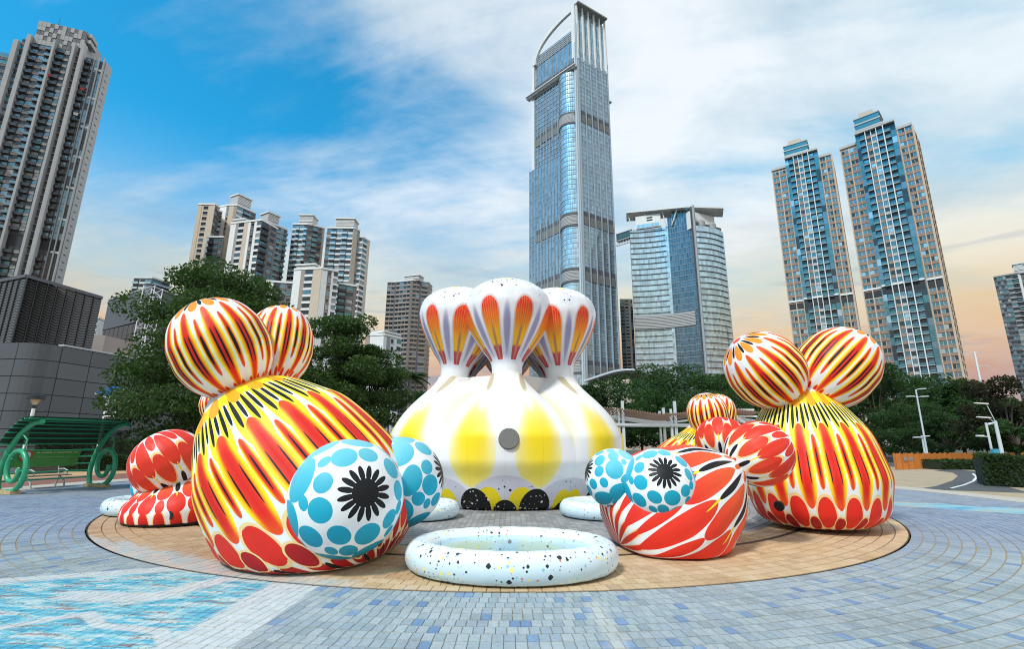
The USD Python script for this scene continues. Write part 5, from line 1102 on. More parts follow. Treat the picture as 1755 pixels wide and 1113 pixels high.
    a, b, c = at(187, 517, 62), at(262, 492, 56), at(330, 500, 62); F, E_ = Face(a, b), Face(b, c); zt = (a[2] + b[2]) / 2
    T.mb('wall', 'dark_brown_wall').prism(footprint([a, b, c], 14), 0, zt - 4.0); T.mb('upper_wall', 'slate_wall').prism(footprint([a - [0.1, 0, 0], b - [0, 0.15, 0], c], 14), zt - 3.96, zt)
    for q in (F, E_): T.box(q, 'coping', 'grey_wall', 0, q.L, zt, zt + 0.2, -0.4, 0.15)
    for k in range(9): T.box(F, 'wall_joint', 'dark_metal', F.L * (k + 0.5) / 9, F.L * (k + 0.5) / 9 + 0.05, 0, zt - 4.0, -0.05, 0.03)
    T.done(0)
    # white lattice mast in front of the dark hall
    th = thing('lattice_mast', 'white steel lattice mast rising among the branches of the left tree', 'mast')
    base = at(247, 745, 52.0); top = at(263, 492, 52.0); s = 0.62; mb = MB(); rg = MB(); z1 = top[2] ; x, y = top[0], top[1]
    for sx, sy in ((-1, -1), (1, -1), (1, 1), (-1, 1)): mb.tube([(x + sx * s, y + sy * s, 0), (x + sx * s, y + sy * s, z1)], 0.045, 6)
    n = int(z1 / 0.95)
    for k in range(n):
        z = k * 0.95
        for (ax, ay), (bx, by) in (((-1, -1), (1, -1)), ((1, -1), (1, 1)), ((1, 1), (-1, 1)), ((-1, 1), (-1, -1))):
            rg.tube([(x + ax * s, y + ay * s, z), (x + bx * s, y + by * s, z)], 0.025, 4); rg.tube([(x + ax * s, y + ay * s, z), (x + bx * s, y + by * s, z + 0.95)], 0.03, 4)
    obj('leg_frame', mb, 'white_paint', th); obj('lattice', rg, 'white_paint', th)
    # low building with a vaulted roof between the skyscraper and the glass block
    T = Tower('vaulted_building', 'low pale building with a curved grey metal roof below the skyscraper', 'building')
    a, b, c = at(1010, 655, 118), at(1078, 652, 112), at(1122, 640, 116); F, E_ = Face(a, b), Face(b, c)
    zt = a[2]; T.mb('wall', 'cream_wall').prism(footprint([a, b, c], 22), 0, zt)
    for k in range(4): T.window(F, 'glass_pale', F.L * (0.55 + k * 0.1), F.L * (0.63 + k * 0.1), zt - 3.5, zt - 0.5)
    for k in range(3): T.window(E_, 'glass_teal', E_.L * (0.1 + k * 0.3), E_.L * (0.36 + k * 0.3), zt - 3.0, zt + 0.2)
    rf = MB(); nn = 16
    for k in range(nn):
        t0, t1 = k / nn, (k + 1) / nn; h0, h1 = (2.6 * math.sin(min(t, 0.94) * 2.4) * (0.4 + t * 0.45) for t in (t0, t1))
        p, q = F.P + (F.Q - F.P) * (-0.08 + 1.35 * t0), F.P + (F.Q - F.P) * (-0.08 + 1.35 * t1); o0, o1 = F.n * 1.2, -F.n * 22
        v = [p + o0, q + o0, q + o1, p + o1]; zz = [h0, h1, h1, h0]
        rf.hexa([(*x, zt + z_ + 0.02) for x, z_ in zip(v, zz)] + [(*x, zt + z_ + 0.45) for x, z_ in zip(v, zz)])
    obj('roof', rf, 'galvanised', T.th)
    for k in range(7): T.box(F, 'roof_seam', 'steel', F.L * k / 7, F.L * k / 7 + 0.15, zt + 0.1, zt + 0.3, 1.2, 1.35)
    T.done(10)
plain('panel_grey', (0.085, 0.088, 0.095), 0.5, 0.12, 0.7); plain('panel_grey_light', (0.102, 0.105, 0.112), 0.5, 0.12, 0.7)
halls()

# ------------------------------------------------------------------ trees and hedges
def leaf_mat(name, a, b, c, flower=None):
    g = G(); r = g.n('geometry', 'random_per_island'); n = g.noise(g.pos(), 0.7, 3)
    col = g.ramp(r * 0.6 + n * 0.4, [(0.2, a), (0.5, b), (0.8, c)])
    if flower: col = g.mix(r > 1 - flower[1], col, flower[0])
    d = g.bsdf(col, 0.5, specular_ior_level=0.35); t = g.n('translucent_bsdf', 'BSDF', color=g.mul(col, (1.0, 1.15, 0.6)))
    MATS[name] = g.done(name, g.n('mix_closure', 'closure', fac=0.40, closure1=d, closure2=t))
leaf_mat('leaf_dark', (0.030, 0.064, 0.016), (0.060, 0.125, 0.028), (0.13, 0.205, 0.046)); leaf_mat('leaf_mid', (0.034, 0.075, 0.017), (0.075, 0.15, 0.032), (0.14, 0.22, 0.05))
leaf_mat('leaf_flowering', (0.045, 0.085, 0.017), (0.105, 0.175, 0.032), (0.21, 0.27, 0.05), ((0.50, 0.34, 0.012), 0.05)); leaf_mat('leaf_brownish', (0.035, 0.034, 0.014), (0.075, 0.055, 0.022), (0.12, 0.095, 0.03))
leaf_mat('leaf_hedge', (0.032, 0.062, 0.015), (0.065, 0.12, 0.026), (0.14, 0.20, 0.04)); leaf_mat('leaf_palm', (0.03, 0.06, 0.015), (0.06, 0.11, 0.025), (0.10, 0.17, 0.04))
plain('bark', (0.085, 0.065, 0.048), 0.9, 0.35, 9.0, 0.01); plain('pale_bark', (0.20, 0.18, 0.15), 0.9, 0.25, 6.0, 0.006)
def leaves(centres, radii, n, size, rs, flat=1.0, droop=0.0, shape=0.5):
    """n leaf blades scattered in clumps: each a bent rhomb of four triangles."""
    k = rs.choice(len(centres), n, p=np.asarray(radii) ** 2.2 / np.sum(np.asarray(radii) ** 2.2)); d = rs.normal(size=(n, 3)); d /= np.linalg.norm(d, axis=1, keepdims=True)
    c = np.asarray(centres)[k] + d * (np.asarray(radii)[k] * rs.uniform(0.35, 1.0, n) ** 0.6)[:, None] * [1, 1, flat]
    ax = d * 0.6 + rs.normal(size=(n, 3)) * 0.6; ax[:, 2] -= droop; ax /= np.linalg.norm(ax, axis=1, keepdims=True)
    sd = np.cross(ax, rs.normal(size=(n, 3))); sd /= np.linalg.norm(sd, axis=1, keepdims=True); up = np.cross(sd, ax); L = size * rs.uniform(0.65, 1.35, n)[:, None]
    v = np.stack([c - ax * L * 0.5, c + sd * L * shape * 0.5 + up * L * 0.10, c + ax * L * 0.5, c - sd * L * shape * 0.5 + up * L * 0.10], 1).reshape(-1, 3)
    i = np.arange(n)[:, None] * 4; f = np.vstack([i + [0, 1, 2], i + [0, 2, 3]]); return v, f
def tree_mesh(seed, H, W, trunk_h, n, size, clumps=46, flat=0.62, trunk_r=0.16, layered=False, top=0.9):
    rs = np.random.RandomState(seed); wood = MB(); cs, rr = [], []
    lean = rs.uniform(-0.3, 0.3, 2); fork = np.array([lean[0], lean[1], trunk_h]); wood.tube([(0, 0, -0.1), (lean[0] * 0.3, lean[1] * 0.3, trunk_h * 0.4), fork], [trunk_r * 1.25, trunk_r, trunk_r * 0.8], 9)
    for k in range(clumps):
        a = rs.uniform(0, 2 * PI); t = rs.uniform(0, 1) ** 0.6; h = rs.uniform(0, 1)
        rad = W / 2 * t * (math.sin(PI * min(0.98, 0.18 + 0.72 * h)) ** 0.7); z = trunk_h * 0.85 + (H - trunk_h * 0.85) * (h if not layered else round(h * 5) / 5 + rs.uniform(-0.04, 0.04))
        cs.append([fork[0] + rad * math.cos(a), fork[1] + rad * math.sin(a), z * top]); rr.append(W * rs.uniform(0.075, 0.155))
    cs = np.array(cs)
    for k in rs.choice(clumps, min(clumps, 22), replace=False):
        e = cs[k]; m = fork + (e - fork) * 0.5 + [0, 0, 0.12 * H * rs.rand()]; wood.tube([fork - [0, 0, 0.15], m, e], [trunk_r * 0.55, trunk_r * 0.3, trunk_r * 0.08], 5)
    return wood, leaves(cs, rr, n, size, rs, flat, 0.25 if layered else 0.1)
def tree(label, loc, rot, spec, leaf, name='tree', group=None, bark='bark'):
    th = thing(name, label, 'tree', loc, rot, group); wood, cr = tree_mesh(*spec[0], **spec[1]); obj('trunk', wood, bark, th, 60); obj('crown', cr, leaf, th, kind='stuff'); return th
def ground_at(px, Y): p = at(px, 760, Y); return (p[0], Y, 0.0)
def zof(px, py, Y): return at(px, py, Y)[2]
# two flowering trees behind the left inflatables
H1 = zof(330, 478, 21.0); tree('broad flowering tree with yellow blossom behind the largest inflatable, in front of the dark halls', ground_at(374, 21.0), 0.4, ((11, H1, 7.4, 2.2, 62000, 0.16), dict(clumps=170, flat=0.65, layered=True, top=0.93, trunk_r=0.2)), 'leaf_flowering')
H2 = zof(585, 552, 26.0); tree('flowering tree with yellow tips between the largest inflatable and the white flower', ground_at(592, 26.0), 1.3, ((12, H2, 6.6, 2.0, 46000, 0.17), dict(clumps=130, flat=0.6, layered=True, top=0.93)), 'leaf_flowering')
tree('small leafy tree just left of the white flower inflatable, behind its shoulder', ground_at(735, 60.0), 0.2, ((13, zof(740, 668, 60), 7.5, 2.0, 5000, 0.34), dict(clumps=26)), 'leaf_dark')
# the belt of trees on the right: three kinds, then copies turned and scaled
protoA = tree('large spreading tree in front of the curved glass building, right of the white flower', ground_at(1172, 58.0), 0.0, ((21, zof(1172, 622, 58), 14.5, 2.6, 15000, 0.36), dict(clumps=70, flat=0.5, layered=True)), 'leaf_mid')
protoB = tree('rounded dark tree directly right of the white flower inflatable', ground_at(1030, 62.0), 0.0, ((22, zof(1030, 645, 62), 9.0, 2.2, 10000, 0.36), dict(clumps=46, flat=0.75)), 'leaf_dark')
protoC = tree('tall loose tree right of the twin lobed inflatable, before the teal towers', ground_at(1512, 62.0), 0.0, ((23, zof(1512, 596, 62), 8.5, 3.0, 9000, 0.34), dict(clumps=40, flat=0.9)), 'leaf_dark')
HA, HB, HC = zof(1172, 622, 58), zof(1030, 645, 62), zof(1512, 596, 62)
for src, hh, px, py, Y, rot, lab in ((protoA, HA, 1100, 645, 70, 1.0, 'dark tree behind the left end of the pergola'), (protoB, HB, 1245, 632, 64, 2.0, 'dark tree between the glass building and the twin lobed inflatable'), (protoA, HA, 1300, 650, 70, 2.4, 'spreading tree hidden behind the twin lobed inflatable'),
                         (protoB, HB, 1400, 640, 66, 0.7, 'tree behind the heads of the twin lobed inflatable'), (protoA, HA, 1598, 640, 66, 0.5, 'broad dark tree above the orange hoarding, at the foot of the right teal tower'), (protoB, HB, 1650, 642, 62, 1.7, 'rounded dark tree in the middle of the tree belt above the orange hoarding'),
                         (protoC, HC, 1560, 628, 72, 1.1, 'loose dark tree directly under the right teal tower'), (protoA, HA, 1560, 690, 54, 3.4, 'low green tree nearest the right side of the twin lobed inflatable'), (protoB, HB, 1700, 668, 56, 2.9, 'dark tree behind the pair of blue posts'),
                         (protoA, HA, 1205, 668, 50, 4.0, 'low dark tree shading the ground behind the pergola'), (protoB, HB, 990, 672, 56, 1.2, 'low tree peeping out behind the shoulder of the white flower'), (protoB, HB, 1625, 700, 50, 5.0, 'low bushy tree behind the slim lamp post')):
    k = zof(px, py, Y) / hh; copy(src, lab, 'tree', ground_at(px, Y), rot, (k * 1.05, k * 1.05, k))
tree('brownish tree at the right edge of the picture with reddening leaves', ground_at(1742, 44.0), 0.6, ((31, zof(1742, 628, 44), 7.6, 2.4, 11000, 0.27), dict(clumps=46, flat=0.7)), 'leaf_brownish')
tree('sparse greenish tree in front of the brownish one at the right edge', ground_at(1738, 40.0), 0.1, ((32, zof(1738, 716, 40), 4.6, 1.8, 4500, 0.25), dict(clumps=22, flat=0.6)), 'leaf_mid')
# palms
def palm(label, loc, H, n, L, seed, trunk_r=0.11):
    rs = np.random.RandomState(seed); th = thing('palm_tree', label, 'palm', loc); wood = MB().tube([(0, 0, -0.1), (0.1, 0, H * 0.5), (0.05, 0.05, H)], [trunk_r * 1.4, trunk_r, trunk_r * 0.8], 8); obj('trunk', wood, 'pale_bark', th, 60)
    for k in range(n):
        a = 2 * PI * k / n + rs.uniform(-0.2, 0.2); up = rs.uniform(0.2, 1.1); mb = MB(); P = []
        for t in np.linspace(0, 1, 9): P.append(np.array([0.05 + math.cos(a) * L * t * math.cos(up * (1 - t * 0.7)), 0.05 + math.sin(a) * L * t * math.cos(up * (1 - t * 0.7)), H + L * (math.sin(up) * t - 0.75 * t * t)]))
        P = np.array(P); mb.tube(P, np.linspace(0.03, 0.008, 9), 4); side = np.array([-math.sin(a), math.cos(a), 0])
        for q in range(22):
            t = 0.15 + 0.85 * q / 22; i = t * 8; b = P[int(i)] + (P[min(8, int(i) + 1)] - P[int(i)]) * (i - int(i)); l = L * 0.32 * math.sin(PI * (0.15 + 0.8 * t))
            for sg in (-1, 1):
                e = b + side * sg * l * 0.8 + np.array([math.cos(a), math.sin(a), 0]) * l * 0.45 - np.array([0, 0, l * 0.45]); w = np.array([math.cos(a), math.sin(a), 0]) * 0.035 * L
                mb.add([b - w, b + w, e], [[0, 1, 2]])
        obj('frond', mb, 'leaf_palm', th)
palm('slim palm with a bent crown left of the white flower inflatable', ground_at(694, 34.0), zof(694, 648, 34), 13, 1.5, 1)
palm('shorter slender palm beside the second flowering tree', ground_at(661, 30.0), zof(661, 690, 30), 10, 1.0, 2, 0.05)
palm('small palm with upright fronds behind the green shelter roof', ground_at(92, 29.0), zof(92, 728, 29), 14, 1.5, 3)
def hedge(label, P, Q, w, h, n, seed, size=0.12, z0=0.0, leaf='leaf_hedge'):
    rs = np.random.RandomState(seed); P, Q = np.asarray(P, float)[:2], np.asarray(Q, float)[:2]; t = Q - P; L = np.linalg.norm(t); t /= L; nn = np.array([t[1], -t[0]])
    th = thing('hedge', label, 'hedge', (*((P + Q) / 2), 0.0)); o = np.array([*((P + Q) / 2), 0.0])
    core = MB().prism([P + nn * (w / 2 - 0.12), Q + nn * (w / 2 - 0.12), Q - nn * (w / 2 - 0.12), P - nn * (w / 2 - 0.12)], z0, z0 + h - 0.12); v, f = core.arr(); obj('stems', (v - o, f), 'leaf_core', th)
    a, b, c = rs.uniform(0, L, n), rs.uniform(-w / 2, w / 2, n), rs.uniform(0, h, n); face = rs.randint(0, 3, n); b = np.where(face == 0, w / 2 * (1 - rs.rand(n) * 0.25), b); c = np.where(face == 1, h * (1 - rs.rand(n) ** 2 * 0.2), c)
    c = c + 0.05 * np.sin(a * 3.1) + 0.04 * np.sin(a * 7.7)
    ctr = np.stack([P[0] + t[0] * a + nn[0] * b, P[1] + t[1] * a + nn[1] * b, z0 + c], 1) - o
    obj('foliage', leaves(ctr, np.full(n, 0.05), n, size, rs), leaf, th, kind='stuff')
plain('leaf_core', (0.012, 0.02, 0.008), 0.9)
hedge('tall clipped hedge along the panelled building behind the shelter', gp(60, 806), gp(420, 800), 2.2, 1.75, 9000, 1)
hedge('low clipped hedge in front of the tall one behind the shelter', gp(70, 808.5), gp(420, 803), 0.9, 0.85, 7000, 2)
hedge('clipped hedge at the right edge in front of the blue posts', gp(1682, 830), gp(1800, 835), 2.6, 1.35, 8000, 3, 0.13)
hedge('long low hedge in front of the orange hoarding', gp(1596, 804.5), gp(1690, 803), 1.6, 0.62, 5000, 4, 0.15)

# ------------------------------------------------------------------ shelter, bench and lamps at the left
def shelter():
    A, Bp = gp(152, 834), np.array([-18.05, 17.5]); A = A[:2]
    t = np.array([-0.326, -0.945]); q = np.array([0.945, -0.326]); org = np.array([*A, 0.0]); L = 2.75
    th = thing('park_shelter', 'green tubular shelter with curled pipe ends, slatted curved roof and a green banner', 'shelter', org)
    P = lambda a, u, z: np.array([*(t * a + q * u), z])
    arcp = PchipInterpolator([0, 0.16, 0.34, 0.52, 0.72, 0.88, 1.0], np.array([(0.02, 0.08), (-0.10, 0.55), (0.02, 1.15), (0.32, 1.68), (0.78, 2.10), (1.2, 2.30), (1.55, 2.34)]))
    ap = arcp(np.linspace(0, 1, 26))
    for a in (0.0, L):
        obj('arch_pipe', MB().tube([P(a, u, z) for u, z in ap], 0.085, 12), 'green_paint', th, 50)
        sp = []
        for k in range(46):
            f = k / 45; ang = -PI / 2 - 0.25 + f * 2 * PI * 1.30; rx, rz = 0.74 - 0.47 * f, 0.76 - 0.44 * f; sp.append((0.66 + rx * math.cos(ang) * 0.92, 0.80 + rz * math.sin(ang)))
        obj('scroll_pipe', MB().tube([P(a, u, z) for u, z in sp], np.linspace(0.085, 0.075, 46), 12), 'green_paint', th, 50)
        obj('brace', MB().tube([P(a, 0.62, 1.95), P(a, 0.98, 1.75), P(a, 0.95, 1.4), P(a, 0.82, 1.18)], 0.03, 8), 'green_paint', th, 50)
        obj('brace', MB().tube([P(a, 0.08, 1.25), P(a, 0.3, 1.2), P(a, 0.42, 1.1)], 0.03, 8), 'green_paint', th, 50)
        obj('brace', MB().tube([P(a, 0.98, 0.72), P(a, 1.2, 0.78), P(a, 1.32, 0.83)], 0.03, 8), 'green_paint', th, 50)
        obj('footing', MB().prism([P(a - 0.14, -0.08, 0)[:2], P(a + 0.14, -0.08, 0)[:2], P(a + 0.14, 0.98, 0)[:2], P(a - 0.14, 0.98, 0)[:2]], 0.0, 0.11), 'footing_yellow', th)
    for k, f in enumerate(np.linspace(0.10, 0.98, 13)):
        u, z = arcp(f); du, dz = arcp.derivative()(f); l = math.hypot(du, dz); u2, z2 = u - dz / l * 0.11, z + du / l * 0.11
        obj('rail', MB().tube([P(-0.05, u2, z2), P(L + 0.35, u2, z2)], 0.026, 8), 'green_paint', th)
    # dark translucent roof sheet above the rails
    rp = arcp(np.linspace(0.46, 1.0, 14)); dv = arcp.derivative()(np.linspace(0.46, 1.0, 14)); nn = np.stack([-dv[:, 1], dv[:, 0]], 1); nn /= np.linalg.norm(nn, axis=1, keepdims=True); rp = rp + nn * 0.155
    mb = MB()
    for k in range(13):
        c = [P(-0.3, *rp[k]), P(L + 0.3, *rp[k]), P(L + 0.3, *rp[k + 1]), P(-0.3, *rp[k + 1])]; up = np.array([0, 0, 0.02]); mb.hexa([x for x in c] + [x + up for x in c])
    obj('roof_sheet', mb, 'roof_mesh', th)
    # banner with a round no-dogs style sign
    b = MB(); g = [(u, z) for u, z in arcp(np.linspace(0.235, 0.415, 6))]
    for k in range(5):
        c = [P(0.58, g[k][0] + 0.06, g[k][1]), P(2.6, g[k][0] + 0.06, g[k][1]), P(2.6, g[k + 1][0] + 0.06, g[k + 1][1]), P(0.58, g[k + 1][0] + 0.06, g[k + 1][1])]; off = P(0, 0.012, 0); b.hexa([x for x in c] + [x + off for x in c])
    ban = obj('banner', b, 'banner_green', th)
    return th, P
g_ = G(); c_ = g_.mix(g_.noise(g_.pos(), 4.0, 3), (0.06, 0.24, 0.05), (0.09, 0.32, 0.07)); MATS['banner_green'] = g_.done('banner_green', g_.bsdf(c_, 0.5))
plain('footing_yellow', (0.45, 0.33, 0.16), 0.8, 0.3, 6.0)
g_ = G(); MATS['roof_mesh'] = g_.done('roof_mesh', g_.n('mix_closure', 'closure', fac=0.55, closure1=g_.n('transparent_bsdf', 'BSDF', color=(0.5, 0.55, 0.5)), closure2=g_.bsdf((0.03, 0.05, 0.04), 0.5)))
SH, SP = shelter()
def banner_print():
    """Sign and lettering on the shelter's banner: lies on the cloth, facing the plaza."""
    bn = [p for p in SH.GetChildren() if p.GetName() == 'banner'][0]
    ex, ez = -np.array(SP(1, 0, 0)), np.array([0, 0, 1.0]); ey = np.array(SP(0, 1, 0))
    def place(name, v, f, a, z, d, mat):
        u_ = 0.045 + (z - 1.05) * 0.42
        o = SP(a, max(u_, -0.02) + 0.075 + d, z); obj(name, (o + v[:, :1] * ex + v[:, 1:2] * (ez * 0.93 + ey * 0.36) + v[:, 2:3] * ey, f), mat, bn)
    ring = trimesh.creation.annulus(0.135, 0.185, 0.006, sections=32); dsc = trimesh.creation.cylinder(0.15, 0.004, sections=32); bar = trimesh.creation.box([0.30, 0.04, 0.006]); bar.apply_transform(trimesh.transformations.rotation_matrix(-PI / 4, [0, 0, 1]))
    dog = trimesh.creation.icosphere(1, 0.06); dog.apply_scale([1, 1, 0.05])
    for nm, m, d, mt in (('sign_disc', dsc, 0.0, 'white_paint'), ('sign_ring', ring, 0.004, 'red_paint'), ('sign_figure', dog, 0.006, 'black_rubber'), ('sign_bar', bar, 0.009, 'red_paint')): place(nm, m.vertices, m.faces, 2.28, 1.20, d, mt)
    rs = np.random.RandomState(3)                         # the lettering is too small to read in the photograph: two lines of short strokes
    for z, hgt, wide in ((1.27, 0.05, 1.25), (1.13, 0.022, 1.2)):
        x, parts = 0.0, []
        while x < wide:
            w = rs.uniform(0.018, 0.04); b = trimesh.creation.box([w, hgt * rs.uniform(0.7, 1.0), 0.004]); b.apply_translation([x + w / 2, hgt / 2, 0]); parts.append(b); x += w + (0.012 if rs.rand() < 0.8 else 0.06)
        m = trimesh.util.concatenate(parts); place('lettering', np.array(m.vertices), np.array(m.faces), 2.0, z, 0.004, 'banner_text')
    m = trimesh.creation.cylinder(0.03, 0.005, sections=16); place('emblem', m.vertices, m.faces, 0.82, 1.0, 0.004, 'red_paint')
plain('banner_text', (0.45, 0.55, 0.25), 0.6)
def bench():
    o = gp(70, 836.5); a0, a1 = gp(38, 838)[:2], gp(100, 834)[:2]; t = np.array([-0.326, -0.945]); q = np.array([0.945, -0.326])
    th = thing('park_bench', 'wooden slatted bench with cast metal arms under the green shelter', 'bench', (*o[:2], 0)); P = lambda a, u, z: np.array([*(t * a + q * u), z]); L = 0.68
    def bar(name, u0, z0, w, h, mat, tilt=0.0):
        c, s_ = math.cos(tilt), math.sin(tilt); cr = [(-w / 2, -h / 2), (w / 2, -h / 2), (w / 2, h / 2), (-w / 2, h / 2)]; cr = [(u0 + x * c - y * s_, z0 + x * s_ + y * c) for x, y in cr]
        mb = MB().hexa([P(-L, *cr[0]), P(L, *cr[0]), P(L, *cr[1]), P(-L, *cr[1]), P(-L, *cr[3]), P(L, *cr[3]), P(L, *cr[2]), P(-L, *cr[2])]); obj(name, mb, mat, th)
    for k in range(6): bar('seat_slat', -0.02 + k * 0.085, 0.44, 0.07, 0.03, 'bench_wood')
    for k in range(6): bar('back_slat', -0.11 - k * 0.025, 0.52 + k * 0.075, 0.025, 0.06, 'bench_wood', 0.25)
    for a in (-0.52, 0.52):
        obj('leg', MB().tube([P(a, 0.38, 0.0), P(a, 0.32, 0.22), P(a, 0.05, 0.36), P(a, -0.06, 0.42), P(a, -0.14, 0.6), P(a, -0.26, 0.95)], [0.035, 0.03, 0.035, 0.035, 0.028, 0.022], 8), 'steel', th)
        obj('leg', MB().tube([P(a, -0.16, 0.0), P(a, -0.08, 0.25), P(a, 0.0, 0.38)], [0.035, 0.03, 0.03], 8), 'steel', th); obj('arm_rest', MB().tube([P(a, 0.36, 0.42), P(a, 0.42, 0.6), P(a, 0.2, 0.66), P(a, -0.16, 0.64)], [0.02, 0.025, 0.025, 0.02], 8), 'steel', th)
plain('bench_wood', (0.20, 0.13, 0.10), 0.7, 0.3, 14.0)
banner_print(); bench()
def post_lamp(label, px, py_top, Y, panel):
    o = ground_at(px, Y); H = zof(px, py_top, Y); th = thing('solar_lamp', label, 'lamp post', o)
    obj('pole', MB().tube([(0, 0, 0), (0, 0, 0.25), (0, 0, 0.26), (0, 0, H - 0.25)], [0.14, 0.13, 0.085, 0.075], 14), 'white_paint', th, 50)
    if panel:
        mb = MB(); n = np.array([0.25, -0.55, 0.8]); u, w, d = frame_to(n); b = trimesh.creation.box([0.72, 1.0, 0.05]); obj('solar_panel', (b.vertices @ np.stack([w, u, d]) + [0, 0, H + 0.05], b.faces), 'solar_blue', th)
        b = trimesh.creation.box([0.78, 1.06, 0.035]); obj('panel_frame', (b.vertices @ np.stack([w, u, d]) + np.array([0, 0, H + 0.05]) - d * 0.03, b.faces), 'white_paint', th)
        obj('bracket', MB().tube([(0, 0, H - 1.35), (0.62, -0.1, H - 1.35), (0.66, -0.1, H - 1.1)], 0.035, 8), 'white_paint', th); off = np.array([0.66, -0.1, H - 1.05])
    else: off = np.array([0, 0, H - 0.35])
    obj('lamp_neck', MB().lathe([(0.05, 0), (0.09, 0.06), (0.09, 0.2), (0.06, 0.25)], 14, off), 'dark_metal', th, 40); obj('lamp_bowl', MB().lathe([(0.07, 0.2), (0.13, 0.3), (0.22, 0.48), (0.24, 0.5), (0, 0.5)], 18, off), 'lamp_glass', th, 40)
    obj('lamp_hood', MB().lathe([(0.26, 0.5), (0.40, 0.5), (0.40, 0.72), (0.30, 0.76), (0, 0.77)], 20, off) if panel is False else MB().lathe([(0.24, 0.5), (0.40, 0.52), (0.36, 0.62), (0.18, 0.72), (0, 0.74)], 20, off), 'dark_metal', th, 40)
plain('solar_blue', (0.03, 0.07, 0.16), 0.25, 0.2, 8.0); plain('lamp_glass', (0.55, 0.48, 0.38), 0.3)
post_lamp('white lamp post with a tilted solar panel and side lantern right of the shelter', 170, 672, 28.0, True); post_lamp('white lamp post with a black drum hood behind the shelter roof', 44, 690, 26.0, False)

# ------------------------------------------------------------------ right-hand background: pergola, hoarding, lamps
def pergola():
    Y = 42.0; th = thing('pergola', 'long pergola with wavy timber slat roof on white posts behind the inflatables', 'pergola', ground_at(1170, Y)); o = np.array(ground_at(1170, Y))
    p0, p1 = at(1030, 725, Y)[:2], at(1300, 725, Y)[:2]; F = Face(p0, p1); zr = zof(1160, 716, Y); L = F.L; dz = 3.4
    def sub(name, mb, mat, **k): v, f = mb.arr(); return obj(name, (v - o, f), mat, th, **k)
    wave = lambda a: zr + 0.42 * math.cos(a / L * 2 * PI * 1.35 - 0.3) * 0.55
    n = 64
    for k in range(n):
        a = L * k / n; z = wave(a); q = [np.array(x) for x in F.hexa(a, a + 0.07, z, z + 0.11, -dz, 1.0)]
        for i in range(8):
            if i in (0, 1, 4, 5): q[i][2] += 0.42; q[i][:2] = q[i][:2] - F.t * 0.25
        sub('slat', MB().hexa(q), 'slat_timber')
    for d in (-0.2, -1.6, -3.0):
        mb = MB(); m = 24
        for k in range(m):
            a, b = L * k / m, L * (k + 1) / m; za, zb = wave(a) - 0.08, wave(b) - 0.08; q = F.hexa(a, b, 0, 0, d, d + 0.09); z4 = [za, zb, zb, za]
            mb.hexa([(*q[i][:2], z4[i] - 0.16) for i in range(4)] + [(*q[i][:2], z4[i]) for i in range(4)])
        sub('purlin', mb, 'galvanised')
    for z, d in ((zr - 0.72, 0.1), (zr - 0.72, -3.1)): sub('beam', MB().hexa(F.hexa(0, L, z, z + 0.2, d, d + 0.14)), 'galvanised')
    for px in (1068, 1158, 1250):
        a = np.interp(px, (1030, 1300), (0, L))
        for d in (0.0, -3.2):
            sub('post', MB().hexa(F.hexa(a - 0.11, a + 0.11, 0, zr + (1.0 if d else 1.35), d - 0.1, d + 0.1)), 'galvanised'); sub('post', MB().hexa(F.hexa(a - 0.45, a - 0.27, 0, zr + 0.7, d - 0.1, d + 0.1)), 'galvanised')
    for k, (a0, z) in enumerate(((L * 0.80, zr + 0.65), (L * 0.84, zr + 0.1), (L * 0.86, zr - 0.75))): sub('beam', MB().hexa(F.hexa(a0, a0 + 2.6, z, z + 0.13, -0.6, -0.4)), 'white_paint')
    a = L * 0.8; sub('beam', MB().tube([(*F.pt(a, 0.3), zr + 0.5), (*F.pt(a + 2.2, 0.3), zr - 1.0)], 0.09, 6), 'white_paint')
g_ = G(); c_ = g_.ramp(g_.noise(g_.pos(), 5.0, 3), [(0.3, (0.22, 0.12, 0.08)), (0.7, (0.34, 0.20, 0.14))]); MATS['slat_timber'] = g_.done('slat_timber', g_.bsdf(c_, 0.7))
pergola()
def hoarding():
    th = thing('site_hoarding', 'long orange hoarding of upright sheets below the trees at right', 'hoarding')
    P, Q = gp(1536, 805.5), gp(1800, 795); F = Face(P, Q); n = 34; h = 1.12
    for k in range(n):
        a0, a1 = F.L * k / n + 0.02, F.L * (k + 1) / n - 0.02; obj('hoarding_sheet', MB().hexa(F.hexa(a0, a1, 0, h + RNG.uniform(-0.04, 0.04), -0.03, 0.03 + RNG.uniform(0, 0.03))), 'hoarding_orange', th)
        obj('hoarding_post', MB().hexa(F.hexa(a0 - 0.06, a0 + 0.01, 0, h + 0.06, -0.06, 0.08)), 'hoarding_dark', th)
    for a in (1.2, 2.0): obj('notice', MB().hexa(F.hexa(a, a + 0.5, h * 0.55, h * 0.8, 0.07, 0.085)), 'grey_wall', th)
plain('hoarding_orange', (0.62, 0.20, 0.03), 0.6, 0.2, 1.2); plain('hoarding_dark', (0.40, 0.13, 0.025), 0.6, 0.2, 2.0)
hoarding()
